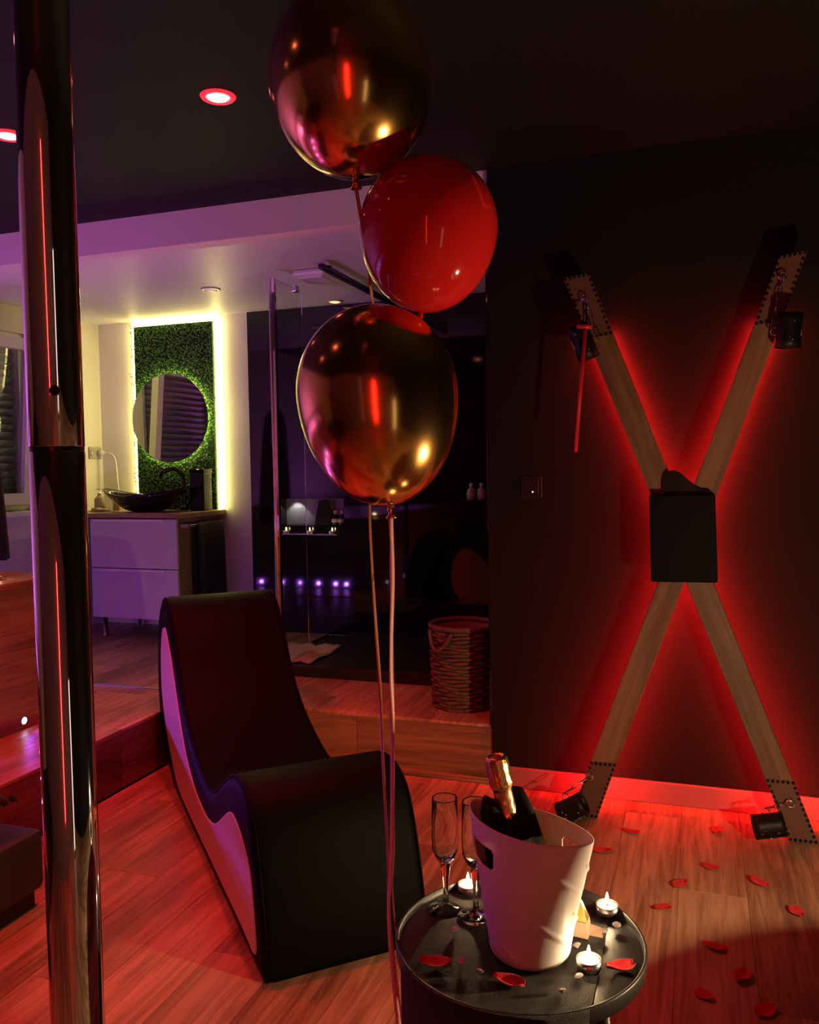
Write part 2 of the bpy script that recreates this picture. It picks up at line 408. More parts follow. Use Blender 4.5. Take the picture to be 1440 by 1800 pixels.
# window in the left wall, its sash tilted inwards
w = struct(thing('window_1', (XL, 3.58, 1.03)))
def wframe(name, y0, y1, z0, z1, x0, x1, t, parent, tilt=0.0, m='pvc'):
    parts = [boxv(x0, x1, y0, y1, z0, z0+t), boxv(x0, x1, y0, y1, z1-t, z1), boxv(x0, x1, y0, y0+t, z0+t, z1-t), boxv(x0, x1, y1-t, y1, z0+t, z1-t)]
    v = []; f = []
    for p in parts:
        f += [tuple(i+len(v) for i in q) for q in BOXF]
        v += [Vector((q.x+(q.z-z0)*math.tan(tilt), q.y, q.z)) for q in p]
    return mesh(name, v, f, m, parent)
wframe('window_frame', 3.10, 4.07, 1.03, 2.08, XL-0.09, XL-0.02, 0.05, w)
s_ = wframe('sash', 3.14, 4.03, 1.07, 2.03, XL-0.02, XL+0.035, 0.065, w, R(5))
mesh('pane', [Vector((XL+0.004+(z-1.07)*math.tan(R(5)), y, z)) for y, z in ((3.19, 1.13), (3.98, 1.13), (3.98, 1.975), (3.19, 1.975))], [(0, 1, 2, 3)], 'glass', s_, mods=(solidify(0.006),))
box('handle_base', XL+0.05, XL+0.075, 3.155, 3.185, 1.50, 1.57, 'pvc', s_, 0.004)
box('handle', XL+0.075, XL+0.095, 3.158, 3.29, 1.525, 1.548, 'pvc', s_, 0.004)
box('window_sill', XL-0.02, XL+0.09, 3.06, 4.11, 1.0, 1.03, 'pvc', w, 0.004)
for k in range(21):
    z = 1.085+k*0.046
    mesh('shutter_slat', [Vector((XL-0.088+dx, y, z+dz)) for y in (3.15, 4.02) for dx, dz in ((0, 0), (0.03, 0.042), (0.036, 0.040), (0.006, -0.002))], [(0, 1, 2, 3), (4, 5, 6, 7), (0, 4, 5, 1), (1, 5, 6, 2), (2, 6, 7, 3), (3, 7, 4, 0)], 'shutter', w)

# ------------------------------------------------------------------ ceiling fixtures
def downlight(name, x, y, z, lens, label, group=None, r=0.036, power=0, color=RED, spot=76):
    t = thing(name, (x, y, z), label, 'ceiling light', group)
    lathe('ring', [(r, -0.001), (r+0.002, -0.007), (r+0.014, -0.006), (r+0.018, -0.0005), (r, -0.001)], 'red_halo_ring' if lens == 'down_red' else 'down_ring', (x, y, z), t, 32)
    lathe('lens', [(0.0, -0.012), (r*0.5, -0.0105), (r*0.85, -0.006), (r*0.98, -0.0015), (0, -0.0008)], lens, (x, y, z), t, 32)
    if power:
        add_light('SPOT', 'lamp', t, (x, y, z-0.02), power, color, 0.03, (x, y, 0), spot, 1.0)
    return t
downlight('ceiling_downlight', -1.374, 2.285, CZ, 'down_red', 'red glowing recessed spotlight in the black ceiling, beside the top balloon', 'red ceiling spotlights', power=P_DOWN*1.3, spot=108)
downlight('ceiling_downlight', -2.18, 2.29, CZ, 'down_red', 'red glowing recessed spotlight in the black ceiling, behind the chrome pole', 'red ceiling spotlights', power=P_DOWN*1.3, spot=108)
downlight('ceiling_downlight', -1.374, 0.75, CZ, 'down_red', 'red recessed spotlight in the black ceiling above the near floor', 'red ceiling spotlights', power=P_DOWN*0.5, spot=90)
downlight('ceiling_downlight', -2.18, 0.75, CZ, 'down_red', 'red recessed spotlight in the black ceiling near the tub', 'red ceiling spotlights', power=P_DOWN*0.5, spot=90)
downlight('bathroom_downlight', -2.50, 4.03, BZ, 'down_off', 'unlit white recessed spotlight in the white bathroom ceiling', 'bathroom spotlights')
downlight('bathroom_downlight', -2.02, 4.60, BZ, 'down_amber', 'small amber recessed spotlight at the shower edge of the white ceiling', 'bathroom spotlights', r=0.034)
vt = thing('ceiling_vent', (-1.80, 3.93, BZ), 'pale rounded square ventilator cover on the bathroom ceiling', 'ventilator')
box('cover', -1.90, -1.72, 3.80, 3.98, BZ-0.035, BZ-0.0005, 'plastic_white', vt, 0.03)
box('grille', -1.875, -1.745, 3.825, 3.955, BZ-0.042, BZ-0.034, 'plastic_white', vt, 0.003)

# lamps of the room behind the camera, seen as streaks in the balloons and the pole
tb = thing('red_light_tube', (0.30, YR+0.05, 0.35), 'vertical red light tube on the rear wall', 'light tube')
lathe('tube', [(0, 0.0), (0.016, 0.0), (0.018, 0.01), (0.018, 1.60), (0.016, 1.61), (0, 1.61)], 'tube_red', (0.30, YR+0.05, 0.35), tb, 20)
for z in (0.335, 1.955): box('tube_holder', 0.275, 0.325, YR, YR+0.075, z, z+0.018, 'stud', tb, 0.003)
fl = thing('column_lamp', (1.55, -0.9, 0), 'tall slim paper column lamp glowing warm in the rear corner', 'floor lamp')
lathe('shade', [(0.0, 0.06), (0.09, 0.06), (0.09, 1.25), (0.0, 1.25)], 'paper_warm', (1.55, -0.9, 0), fl, 32)
lathe('foot', [(0, 0.0), (0.11, 0.0), (0.11, 0.02), (0.03, 0.03), (0.03, 0.06), (0, 0.06)], 'stud', (1.55, -0.9, 0), fl, 32)
# ------------------------------------------------------------------ shower
tr = thing('shower_tray', (-1.3, 4.2, PH), 'black shower tray with a raised front edge behind the wooden step', 'shower tray')
box('tray_base', -1.97, -0.72, 3.70, YB-0.021, PH-0.011, PH+0.03, 'tray', tr, 0.004)
box('tray_rim', -1.99, -0.72, 3.69, 3.72, PH-0.011, PH+0.055, 'tray', tr, 0.006)
g = thing('shower_screen', (-1.97, 3.72, PH+0.03), 'clear glass shower screen with a chrome upright profile', 'shower screen')
box('glass_pane', -1.974, -1.966, 3.735, 4.05, PH+0.06, 2.185, 'glass', g)
pf = box('profile', -1.987, -1.953, 3.722, 3.742, PH+0.056, 2.19, 'chrome', g, 0.004)
box('profile_lip', -1.978, -1.972, 3.714, 3.722, PH+0.056, 2.19, 'brushed', pf, 0.001)
box('clamp', -1.985, -1.955, 3.96, 4.0, 2.165, 2.20, 'brushed', g, 0.003)
bar = thing('stabiliser_bar', (-1.675, 4.1, 2.19), 'slim black bar under the ceiling above the shower', 'shower bar')
box('bar', -1.69, -1.66, 3.66, YB-0.02, 2.19, 2.215, 'tap', bar, 0.004)
box('bracket', -1.70, -1.65, 3.70, 3.74, 2.21, BZ-0.0005, 'brushed', bar, 0.003)
# glossy shelf with two bottles
sh = thing('shower_shelf', (-1.17, 4.6, 1.02), 'black gloss shelf on the shower wall below two small bottles', 'shelf')
box('shelf_board', -1.30, -0.72, 4.55, YB-0.021, 1.055, 1.067, 'gloss_black', sh, 0.002)
def bottle(x, y, z, label, group, m='amberglass', s=1.0):
    t = thing('toiletry_bottle', (x, y, z), label, 'bottle', group)
    lathe('body', [(0, 0), (0.024*s, 0), (0.026*s, 0.004*s), (0.026*s, 0.052*s), (0.020*s, 0.064*s), (0.010*s, 0.070*s), (0.010*s, 0.074*s), (0, 0.074*s)], m, (x, y, z), t, 20)
    lathe('label_band', [(0.0263*s, 0.020*s), (0.0268*s, 0.021*s), (0.0268*s, 0.042*s), (0.0263*s, 0.043*s)], 'label', (x, y, z), t, 20)
    lathe('cap', [(0, 0.073*s), (0.011*s, 0.073*s), (0.012*s, 0.092*s), (0.008*s, 0.097*s), (0, 0.097*s)], 'plastic_white', (x, y, z), t, 16)
    return t
bottle(-1.205, 4.60, 1.067, 'small pinkish bottle on the shower shelf, farther from the dark wall edge', 'bottles on the shower shelf', s=0.95)
bottle(-1.145, 4.60, 1.067, 'small pinkish bottle on the shower shelf, next to the dark wall edge', 'bottles on the shower shelf', s=0.95)
bottle(-2.10, YB+0.01, NZ0, 'small dark bottle in the invented lit niche, left of two', 'bottles in the invented niche', 'switch', 0.95)
bottle(-2.055, YB+0.01, NZ0, 'small dark bottle in the invented lit niche, right of two', 'bottles in the invented niche', 'switch', 0.95)
# black towel added for a dark shape in the grey patch
ngon_prism('added_niche_towel', [(-2.235, NZ0), (-2.13, NZ0), (-2.15, 1.06), (-2.20, 1.06)], lambda a, b, d: Vector((a, d, b)), YB-0.015, YB+0.05, 'towel', None, 0.006)
tag(bpy.data.objects['added_niche_towel'], 'added black rolled towel standing in the invented grey niche', 'towel')
add_light('SPOT', 'added_niche_lamp', sw, (-2.38, YB+0.02, NZ1-0.005), 0.5, (1.0, 0.95, 0.9), 0.008, (-2.38, YB+0.045, NZ0), 95, 0.15)  # added spot, throws the arch of light inside the invented niche
# slim rail invented to carry tealights that stand for mirrored flames
rail = thing('added_candle_rail', (-2.27, 4.68, 0.84), 'thin added rail with tealights standing in for flames mirrored in the black shower wall', 'rail')
box('rail_bar', -2.47, -2.06, 4.655, 4.70, 0.848, 0.856, 'brushed', rail, 0.002)

# bath mat folded over the tray edge
def bath_mat():
    v, f = [], []; nx, ny = 14, 10
    for i in range(nx+1):
        for j in range(ny+1):
            x = -2.20+0.36*i/nx; y = 3.80+0.40*j/ny + 0.02*math.sin(i*1.3)
            v.append(Vector((x, y, PH+0.034+0.006*math.sin(i*1.7+j)+0.03*max(0, (x+1.98)/0.2 if x > -1.98 else 0)*0.35)))
    for i in range(nx):
        for j in range(ny):
            a = i*(ny+1)+j; f.append((a, a+ny+1, a+ny+2, a+1))
    return v, f
v, f = bath_mat()
# ------------------------------------------------------------------ tub block at the left
tub = thing('tub_surround', (-3.1, 1.6, PH), 'wood-panelled bathtub surround with violet spotlights along its foot', 'bathtub')
TX, TY1, TY0, TZ = -2.535, 2.86, 0.35, 0.80
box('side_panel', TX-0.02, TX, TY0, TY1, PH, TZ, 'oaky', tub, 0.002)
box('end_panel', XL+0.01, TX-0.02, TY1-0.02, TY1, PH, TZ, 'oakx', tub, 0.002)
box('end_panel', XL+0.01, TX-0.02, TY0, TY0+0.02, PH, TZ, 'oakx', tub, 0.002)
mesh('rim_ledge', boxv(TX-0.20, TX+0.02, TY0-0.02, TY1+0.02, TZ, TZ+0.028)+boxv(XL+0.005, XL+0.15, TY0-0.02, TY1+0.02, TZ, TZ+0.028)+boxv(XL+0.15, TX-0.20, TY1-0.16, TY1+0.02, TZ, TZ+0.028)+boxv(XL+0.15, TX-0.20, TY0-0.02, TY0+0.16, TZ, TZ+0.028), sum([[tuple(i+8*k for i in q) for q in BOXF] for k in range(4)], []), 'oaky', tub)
tv, tf = [], []
for k, (ins, z) in enumerate(((0, TZ+0.03), (0.03, TZ-0.05), (0.10, 0.45), (0.22, 0.36))):
    tv += [Vector((x, y, z)) for x, y in ((XL+0.15+ins, TY0+0.16+ins), (TX-0.20-ins, TY0+0.16+ins), (TX-0.20-ins, TY1-0.16-ins), (XL+0.15+ins, TY1-0.16-ins))]
for k in range(3):
    tf += [(k*4+i, k*4+(i+1) % 4, k*4+4+(i+1) % 4, k*4+4+i) for i in range(4)]
tf.append((12, 13, 14, 15))
mesh('basin', tv, tf, 'tubwhite', tub)
add_light('AREA', 'tub_lamp', tub, (-3.17, 1.75, 0.46), P_TUB, MAGENTA, target=(-3.08, 1.95, 2.3), shape=(0.5, 1.5))
def skirt_spot(x, y, z, d, power=P_SKIRT):
    s = lathe('skirt_spot', [(0, 0.002), (0.011, 0.0035), (0.013, 0.0), (0.0, 0.0)], 'led_violet', (x, y, z), tub, 16, rot=Vector((0, 0, 1)).rotation_difference(Vector(d)).to_matrix())
    ring = lathe('spot_ring', [(0.013, 0.0), (0.014, 0.004), (0.019, 0.003), (0.020, 0.0), (0.013, 0.0)], 'brushed', (x, y, z), s, 20, rot=Vector((0, 0, 1)).rotation_difference(Vector(d)).to_matrix())
    if power:
        p = Vector((x, y, z))+Vector(d)*0.012
        add_light('SPOT', 'skirt_lamp', s, p, power, VIOLET, 0.008, p+Vector(d)+Vector((0, 0, 0.40)), 116, 0.7)
for y in (1.30, 1.74, 2.18, 2.625):
    skirt_spot(TX, y, PH+0.034, (1, 0, 0))
for x in (-3.62, -3.42, -3.25, -3.07, -2.91, -2.81):
    skirt_spot(x, TY1, PH+0.040, (0, 1, 0), P_SKIRT*0.5)

# black low bench beside the platform, tasselled cushion on it
bn = thing('low_bench', (-1.96, 1.2, 0), 'low black vinyl bench against the platform at the left edge', 'bench')
box('bench_seat', -2.135, -1.79, 0.55, 1.915, 0.05, 0.225, 'bench', bn, 0.02)
box('bench_plinth', -2.12, -1.81, 0.58, 1.89, 0.0, 0.052, 'stud', bn, 0.002)
cu = thing('tasselled_cushion', (-1.97, 1.72, 0.226), 'black cushion with bobble trim on the low bench', 'cushion')
cv, cf = [], []
for i in range(13):
    for j in range(13):
        a, b = i/6-1, j/6-1
        hgt = 0.085*((1-abs(a)**2.6)*(1-abs(b)**2.6))**0.5
        cv.append((a, b, hgt))
CUV = [Vector((-1.985+0.13*a, 1.66+0.20*b, 0.325+s*h_*0.9)) for s in (1, -1) for a, b, h_ in cv]
CUF = [tuple(k*169+q for q in (i*13+j, i*13+13+j, i*13+14+j, i*13+j+1)) for k in (0, 1) for i in range(12) for j in range(12)]
mesh('cushion_body', CUV, CUF, 'towel', cu, True)
for k in range(14):
    y = 1.47+k*0.03
    v, f = sphere_vf((-1.845, y, 0.325), 0.011, 8, 6); mesh('bobble', v, f, 'towel', cu, True)

# ------------------------------------------------------------------ vanity corner
CX0, CX1, CY0 = -3.53, -2.915, 4.25
cab = thing('vanity_cabinet', (-3.22, 4.48, PH), 'white two-drawer vanity cabinet on short legs under the wooden worktop', 'cabinet')
box('body', CX0, CX1, CY0+0.02, YB-0.016, 0.36, 0.972, 'cabside', cab, 0.002)
for z0, z1 in ((0.362, 0.664), (0.669, 0.966)):
    d = box('drawer', CX0-0.002, CX1+0.002, CY0, CY0+0.019, z0, z1, 'cabwhite', cab, 0.0015)
    mesh('handle', boxv(CX0+0.04, CX1-0.075, CY0-0.017, CY0+0.004, z1-0.003, z1)+boxv(CX0+0.04, CX1-0.075, CY0-0.022, CY0-0.016, z1-0.013, z1), BOXF+[tuple(i+8 for i in q) for q in BOXF], 'handle_highlight', d)
for x in (CX0+0.04, CX1-0.04):
    for y in (CY0+0.06, YB-0.07):
        lathe('leg', [(0, 0), (0.022, 0), (0.022, 0.008), (0.014, 0.012), (0.014, 0.127), (0, 0.127)], 'brushed', (x, y, PH), cab, 16)
wt = box('worktop', XL+0.001, CX1+0.055, CY0-0.012, YB-0.001, 0.974, 1.002, 'worktop', None, 0.002); tag(wt, 'slim wooden worktop carrying the black basin', 'worktop')
# leaf-shaped basin
def basin():
    t = thing('vessel_basin', (-3.27, 4.44, 1.002), 'black boat-shaped ceramic basin on the worktop', 'basin')
    cx, cy, z0 = -3.265, 4.44, 1.004; n, m_ = 48, 9; v, f = [], []
    def P_(s, k):
        a = 2*PI*k/n; c, sn = math.cos(a), math.sin(a)
        rx = 0.315*(abs(c)**1.0); x = 0.31*c; y = 0.155*sn*(1-0.18*abs(c))
        ztop = 0.10 + 0.045*abs(c)**2.2 + (0.008 if c > 0 else 0.0)
        q = s**0.62
        return Vector((cx + x*(0.30+0.70*s) , cy + y*(0.35+0.65*s), z0 + ztop*s**1.7))
    prof = [i/m_ for i in range(m_+1)]
    for s in prof:
        for k in range(n): v.append(P_(s, k))
    off = len(v)
    for s in reversed(prof):
        for k in range(n):
            p = P_(s, k); v.append(Vector((cx+(p.x-cx)*0.955, cy+(p.y-cy)*0.93, p.z+(0.0 if s == 1 else 0.012*(1-s)+0.002))))
    rows = 2*(m_+1)
    for r_ in range(rows-1):
        for k in range(n):
            l = (k+1) % n; f.append((r_*n+k, r_*n+l, (r_+1)*n+l, (r_+1)*n+k))
    f.append(tuple(range(n))); f.append(tuple((rows-1)*n+k for k in range(n)))
    mesh('bowl', v, f, 'sink', t, True)
    lathe('drain', [(0, 0.016), (0.018, 0.017), (0.02, 0.014), (0.02, 0.010)], 'chrome', (cx, cy, z0), t, 16)
    # tall tap behind it
    return t
basin()
tp = thing('basin_tap', (-3.15, 4.60, 1.002), 'tall black mixer tap arching over the basin', 'tap')
tube('spout', spline([(-3.09, 4.60, 1.002), (-3.09, 4.60, 1.16), (-3.10, 4.595, 1.235), (-3.14, 4.57, 1.265), (-3.19, 4.53, 1.25), (-3.205, 4.515, 1.215)], 6), 0.014, 'tap', tp, 12)
lathe('base', [(0, 0), (0.028, 0), (0.028, 0.012), (0.018, 0.03), (0, 0.03)], 'tap', (-3.09, 4.60, 1.002), tp, 20)
tube('lever', [(-3.085, 4.59, 1.12), (-3.05, 4.585, 1.14), (-3.03, 4.58, 1.17)], 0.006, 'chrome', tp, 8)
cn = thing('black_canister', (-2.97, 4.56, 1.002), 'tall square black canister beside the basin', 'canister')
box('canister_body', -3.00, -2.90, 4.53, 4.63, 1.002, 1.24, 'tap', cn, 0.006)
box('canister_lid', -3.002, -2.898, 4.528, 4.632, 1.24, 1.262, 'sink', cn, 0.005)
# toiletries at the left
def soap(x, y, s, label):
    t = thing('soap_dispenser', (x, y, 1.002), label, 'dispenser', 'soap dispensers on the worktop')
    lathe('bottle', [(0, 0), (0.03*s, 0), (0.033*s, 0.006*s), (0.033*s, 0.075*s), (0.022*s, 0.092*s), (0.012*s, 0.096*s), (0.012*s, 0.106*s), (0, 0.106*s)], 'soap', (x, y, 1.002), t, 24)
    lathe('collar', [(0, 0.104*s), (0.014*s, 0.104*s), (0.014*s, 0.118*s), (0.004*s, 0.120*s), (0.004*s, 0.140*s), (0, 0.14*s)], 'chrome', (x, y, 1.002), t, 16)
    tube('nozzle', [(x+0.010*s, y, 1.002+0.140*s), (x-0.012*s, y-0.004, 1.002+0.141*s), (x-0.035*s, y-0.012, 1.002+0.134*s)], 0.004*s, 'chrome', t, 8)
soap(-3.675, 4.52, 1.0, 'amber glass soap dispenser with pump by the wall, left of the basin')
soap(-3.60, 4.60, 0.85, 'smaller amber pump bottle behind, nearer the foliage panel')
tl = thing('amenity_tray', (-3.60, 4.43, 1.002), 'small tray holding folded cloths in front of the soap dispensers', 'tray')
box('tray_plate', -3.66, -3.545, 4.40, 4.465, 1.002, 1.008, 'soap', tl, 0.002)
box('folded_cloth', -3.652, -3.605, 4.407, 4.458, 1.008, 1.026, 'label', tl, 0.005)
box('folded_cloth', -3.60, -3.553, 4.407, 4.458, 1.008, 1.020, 'whitetrim', tl, 0.005)
# socket with plug and cord
so = thing('wall_socket', (XL, 4.64, 1.38), 'double wall socket with a white plug, above the worktop', 'socket')
box('socket_plate', XL, XL+0.010, 4.58, 4.70, 1.34, 1.42, 'plug', so, 0.004)
for y in (4.61, 4.67):
    lathe('socket_ring', [(0.018, 0), (0.024, 0.0), (0.024, 0.005), (0.018, 0.005), (0.016, 0.0)], 'plug', (XL+0.010, y, 1.38), so, 20, rot=Matrix.Rotation(R(90), 3, 'Y'))
cd_ = thing('power_cord', (XL+0.03, 4.67, 1.0), 'white power cord hanging from the socket down to the worktop', 'cord')
lathe('plug', [(0, 0.006), (0.017, 0.006), (0.017, 0.03), (0.010, 0.045), (0, 0.045)], 'plastic_white', (XL+0.010, 4.67, 1.38), cd_, 16, rot=Matrix.Rotation(R(90), 3, 'Y'))
tube('cord', spline([(XL+0.05, 4.67, 1.38), (XL+0.10, 4.675, 1.375), (XL+0.135, 4.68, 1.33), (XL+0.145, 4.685, 1.18), (XL+0.16, 4.69, 1.06), (XL+0.25, 4.69, 1.008)], 6), 0.004, 'plastic_white', cd_, 8)
# green wall with light strips
PX0, PX1, PZ0, PZ1, PY = -3.495, -2.885, 1.003, 2.205, 4.675
gw = thing('foliage_panel', (-3.19, YB, PZ0), 'tall artificial boxwood hedge panel behind the round mirror', 'plant panel')
box('backing', PX0+0.012, PX1-0.012, PY-0.004, PY+0.012, PZ0+0.001, PZ1-0.012, 'leafback', gw)
lv, lf = [], []
for k in range(9000):
    x = random.uniform(PX0, PX1); z = random.uniform(PZ0+0.012, PZ1); d = random.uniform(0.004, 0.034)
    p = Vector((x, PY-d, z)); a = random.uniform(0, 2*PI); tilt = random.uniform(0.15, 1.1)
    u = Vector((math.cos(a), -math.sin(tilt), math.sin(a))).normalized(); s = u.cross(Vector((random.uniform(-.4, .4), 1, random.uniform(-.4, .4)))).normalized()
    l_, w_ = random.uniform(0.010, 0.017), random.uniform(0.005, 0.008)
    b = len(lv); lv += [p-u*l_*0.5, p+s*w_*0.5, p+u*l_*0.5, p-s*w_*0.5]; lf.append((b, b+1, b+2, b+3))
tag(mesh('leaves', lv, lf, 'leaf', gw), kind='stuff')
st = thing('panel_light_strip', (-3.19, YB-0.01, PZ0), 'warm white light strip glowing round the hedge panel edges', 'light strip')
box('strip_top', PX0-0.012, PX1+0.014, YB-0.036, YB-0.020, PZ1-0.006, PZ1+0.010, 'led_white', st)
box('strip_side', PX0-0.012, PX0+0.002, YB-0.036, YB-0.020, PZ0, PZ1-0.006, 'led_white', st)
box('strip_side', PX1, PX1+0.014, YB-0.036, YB-0.020, PZ0+0.002, PZ1-0.006, 'led_white', st)
mr_ = thing('round_mirror', (-3.20, 4.64, 1.30), 'round frameless mirror with glowing rim on the hedge panel', 'mirror')
MC = (-3.198, 4.625, 1.592); ry = Matrix.Rotation(R(90), 3, 'X')
lathe('mirror_disc', [(0, 0.0), (0.282, 0.0), (0.284, -0.003), (0.282, -0.006), (0, -0.006)], 'mirror', MC, mr_, 72, rot=ry, smooth=False)
lathe('light_ring', [(0.262, -0.008), (0.274, -0.008), (0.274, -0.018), (0.262, -0.018), (0.262, -0.008)], 'led_ring', MC, mr_, 64, rot=ry)
lathe('mount', [(0, -0.006), (0.12, -0.006), (0.12, -0.05), (0, -0.05)], 'leafback', MC, mr_, 24, rot=ry)
# towel rail on the cabinet side
tw = thing('towel_rail', (-2.86, 4.45, 0.9), 'chrome towel rail on the cabinet side', 'towel rail')
tube('rail_tube', [(-2.858, 4.275, 0.925), (-2.858, 4.66, 0.925)], 0.008, 'chrome', tw, 12)
for y in (4.29, 4.645):
    box('rail_mount', CX1+0.001, -2.850, y-0.012, y+0.012, 0.913, 0.937, 'brushed', tw, 0.003)
v, f = [], []
prof = [(-2.874, 0.45), (-2.877, 0.62), (-2.875, 0.80), (-2.870, 0.925), (-2.858, 0.938), (-2.846, 0.925), (-2.842, 0.80), (-2.838, 0.60), (-2.836, 0.37)]
for j in range(11):
    y = 4.37+0.29*j/10
    for i, (x, z) in enumerate(prof): v.append(Vector((x+0.006*math.sin(j*1.4+i*0.2)*(abs(z-0.93)*1.2), y, z)))
for j in range(10):
    for i in range(len(prof)-1):
        a = j*len(prof)+i; f.append((a, a+1, a+1+len(prof), a+len(prof)))
tag(mesh('hanging_towel', v, f, 'towel', None, True, (solidify(0.006),)), 'black towel hanging over the rail beside the vanity', 'towel')

# black robe hanging by the window
rb = thing('bathrobe', (-3.33, 3.1, 0.85), 'black bathrobe hanging in front of the shuttered window', 'bathrobe')
v, f = [], []
rows = [(1.74, 3.02, 3.16), (1.68, 2.93, 3.23), (1.50, 2.91, 3.25), (1.30, 2.90, 3.25), (1.10, 2.90, 3.24), (0.88, 2.90, 3.23)]
for z, a, b in rows:
    for j in range(15):
        t_ = j/14; v.append(Vector((-3.33+0.020*math.sin(t_*19+z*2), a+(b-a)*t_, z)))
for i in range(len(rows)-1):
    for j in range(14):
        q = i*15+j; f.append((q, q+1, q+16, q+15))
mesh('robe_body', v, f, 'robe', rb, True, (solidify(0.03),))
tube('sleeve', spline([(-3.33, 3.17, 1.71), (-3.325, 3.235, 1.58), (-3.32, 3.275, 1.35), (-3.32, 3.30, 1.10), (-3.32, 3.31, 0.88), (-3.32, 3.305, 0.82)], 5), lambda t: 0.035+0.025*t if t < 0.93 else 0.045, 'robe', rb, 14)
tube('collar', spline([(-3.31, 3.03, 1.73), (-3.295, 3.07, 1.60), (-3.295, 3.11, 1.45), (-3.295, 3.12, 1.60), (-3.31, 3.15, 1.73)], 5), 0.018, 'robe', rb, 10)
tube('hanger_cord', [(-3.33, 3.09, 1.74), (-3.33, 3.09, CZ-0.001)], 0.003, 'robe', rb, 6)

# ------------------------------------------------------------------ basket
bk = thing('laundry_basket', (-0.945, 3.43, PH), 'tall round woven wicker basket standing on the step', 'basket')
parts = []; bx, by = -0.943, 3.44; HB = 0.345
for k in range(23):
    z = PH+0.008+k*(HB-0.012)/22; rr = 0.128+0.010*(k/22)
    pts = []
    for i in range(40):
        a = 2*PI*i/40; wv = 0.005*math.sin(10*a+(PI if k % 2 else 0))+0.002*noise.noise((a*3, k*1.7, 0))
        pts.append((bx+(rr+wv)*math.cos(a), by+(rr+wv)*math.sin(a), z+0.003*math.sin(5*a+k)))
    parts.append(tube_vf(pts, 0.0085, 5, True))
v, f = join_vf(parts); mesh('weave', v, f, 'wicker', bk, True)
lathe('liner', [(0, 0.004), (0.12, 0.004), (0.129, HB-0.01), (0.124, HB-0.01), (0.115, 0.008), (0, 0.008)], 'wicker', (bx, by, PH), bk, 32)
tube('rim', [(bx+0.140*math.cos(2*PI*i/40), by+0.140*math.sin(2*PI*i/40), PH+HB) for i in range(40)], 0.011, 'wicker', bk, 7, True)
for a0 in (R(-118), R(62)):
    pts = [(bx+(0.152+0.012*math.sin(PI*t))*math.cos(a0+(t-0.5)*0.9), by+(0.152+0.012*math.sin(PI*t))*math.sin(a0+(t-0.5)*0.9), PH+HB-0.012-0.075*math.sin(PI*t)) for t in [i/14 for i in range(15)]]
    tube('handle', pts, 0.0075, 'wicker', bk, 7)

# ------------------------------------------------------------------ lounge chair (wave-shaped)
CA = Vector((-0.995, 1.753, 0)); CL = Vector((-0.683, 0.730, 0)).normalized(); CW = Vector((CL.y, -CL.x, 0))
WID = 0.45
ch = thing('wave_lounge_chair', CA+CL*0.8+CW*WID/2, 'black leather wave-shaped lounge chair with pale side panels', 'lounge chair')
outer = [(0.0, 0.0), (0.0, 0.09), (0.02, 0.18), (0.048, 0.27), (0.075, 0.335), (0.115, 0.392), (0.18, 0.425), (0.26, 0.43), (0.345, 0.408), (0.46, 0.348), (0.57, 0.285), (0.68, 0.253), (0.80, 0.262), (0.93, 0.300), (1.05, 0.350), (1.15, 0.415), (1.235, 0.50), (1.31, 0.60), (1.385, 0.69), (1.46, 0.735), (1.545, 0.742), (1.63, 0.71), (1.70, 0.64), (1.75, 0.52), (1.775, 0.38), (1.76, 0.25), (1.70, 0.15), (1.60, 0.07), (1.47, 0.02), (1.32, 0.0)]
oc = [(p.x, p.y) for p in spline([Vector((a, b, 0)) for a, b in outer], 3)]
def cfn(s, z, d): 
    p = CA + CL*s + CW*d; return Vector((p.x, p.y, z))
RIN = 0.035
def inset(poly, d):
    n = len(poly); out = []
    for i in range(n):
        a, b, c = Vector(poly[i-1]), Vector(poly[i]), Vector(poly[(i+1) % n])
        t = ((b-a).normalized()+(c-b).normalized()); t = t.normalized() if t.length > 1e-6 else (c-b).normalized()
        nrm = Vector((t.y, -t.x)); out.append((b.x+nrm.x*d, b.y+nrm.y*d))
    return out
# body = sections across the width with rounded edges
secs = [(0.0, 0.030), (0.006, 0.012), (0.018, 0.003), (0.034, 0.0), (WID-0.034, 0.0), (WID-0.018, 0.003), (WID-0.006, 0.012), (WID, 0.030)]
v, f = [], []; n = len(oc)
for d, ins in secs:
    for s, z in inset(oc, ins): v.append(cfn(s, max(z, 0.0), d))
for k in range(len(secs)-1):
    f += [(k*n+i, k*n+(i+1) % n, (k+1)*n+(i+1) % n, (k+1)*n+i) for i in range(n)]
f.append(tuple(range(n))); f.append(tuple((len(secs)-1)*n+i for i in range(n)))
mesh('upholstery', v, f, 'leather', ch, True)
panel = [(0.060, 0.045), (0.066, 0.150), (0.085, 0.215), (0.115, 0.255), (0.19, 0.298), (0.27, 0.318), (0.342, 0.304), (0.449, 0.243), (0.555, 0.188), (0.675, 0.163), (0.80, 0.168), (0.90, 0.184), (1.03, 0.235), (1.10, 0.282), (1.17, 0.345), (1.24, 0.42), (1.32, 0.51), (1.40, 0.58), (1.475, 0.625), (1.55, 0.61), (1.60, 0.545), (1.625, 0.455), (1.62, 0.34), (1.56, 0.24), (1.47, 0.165), (1.36, 0.10), (1.238, 0.055), (1.0, 0.045), (0.55, 0.045), (0.2, 0.045)]
pc = [(p.x, p.y) for p in spline([Vector((a, b, 0)) for a, b in panel], 3, True)]
for d0, d1 in ((-0.004, 0.02), (WID-0.02, WID+0.004)):
    ngon_prism('side_panel', pc, cfn, d0, d1, 'leatherette', ch, 0.003)
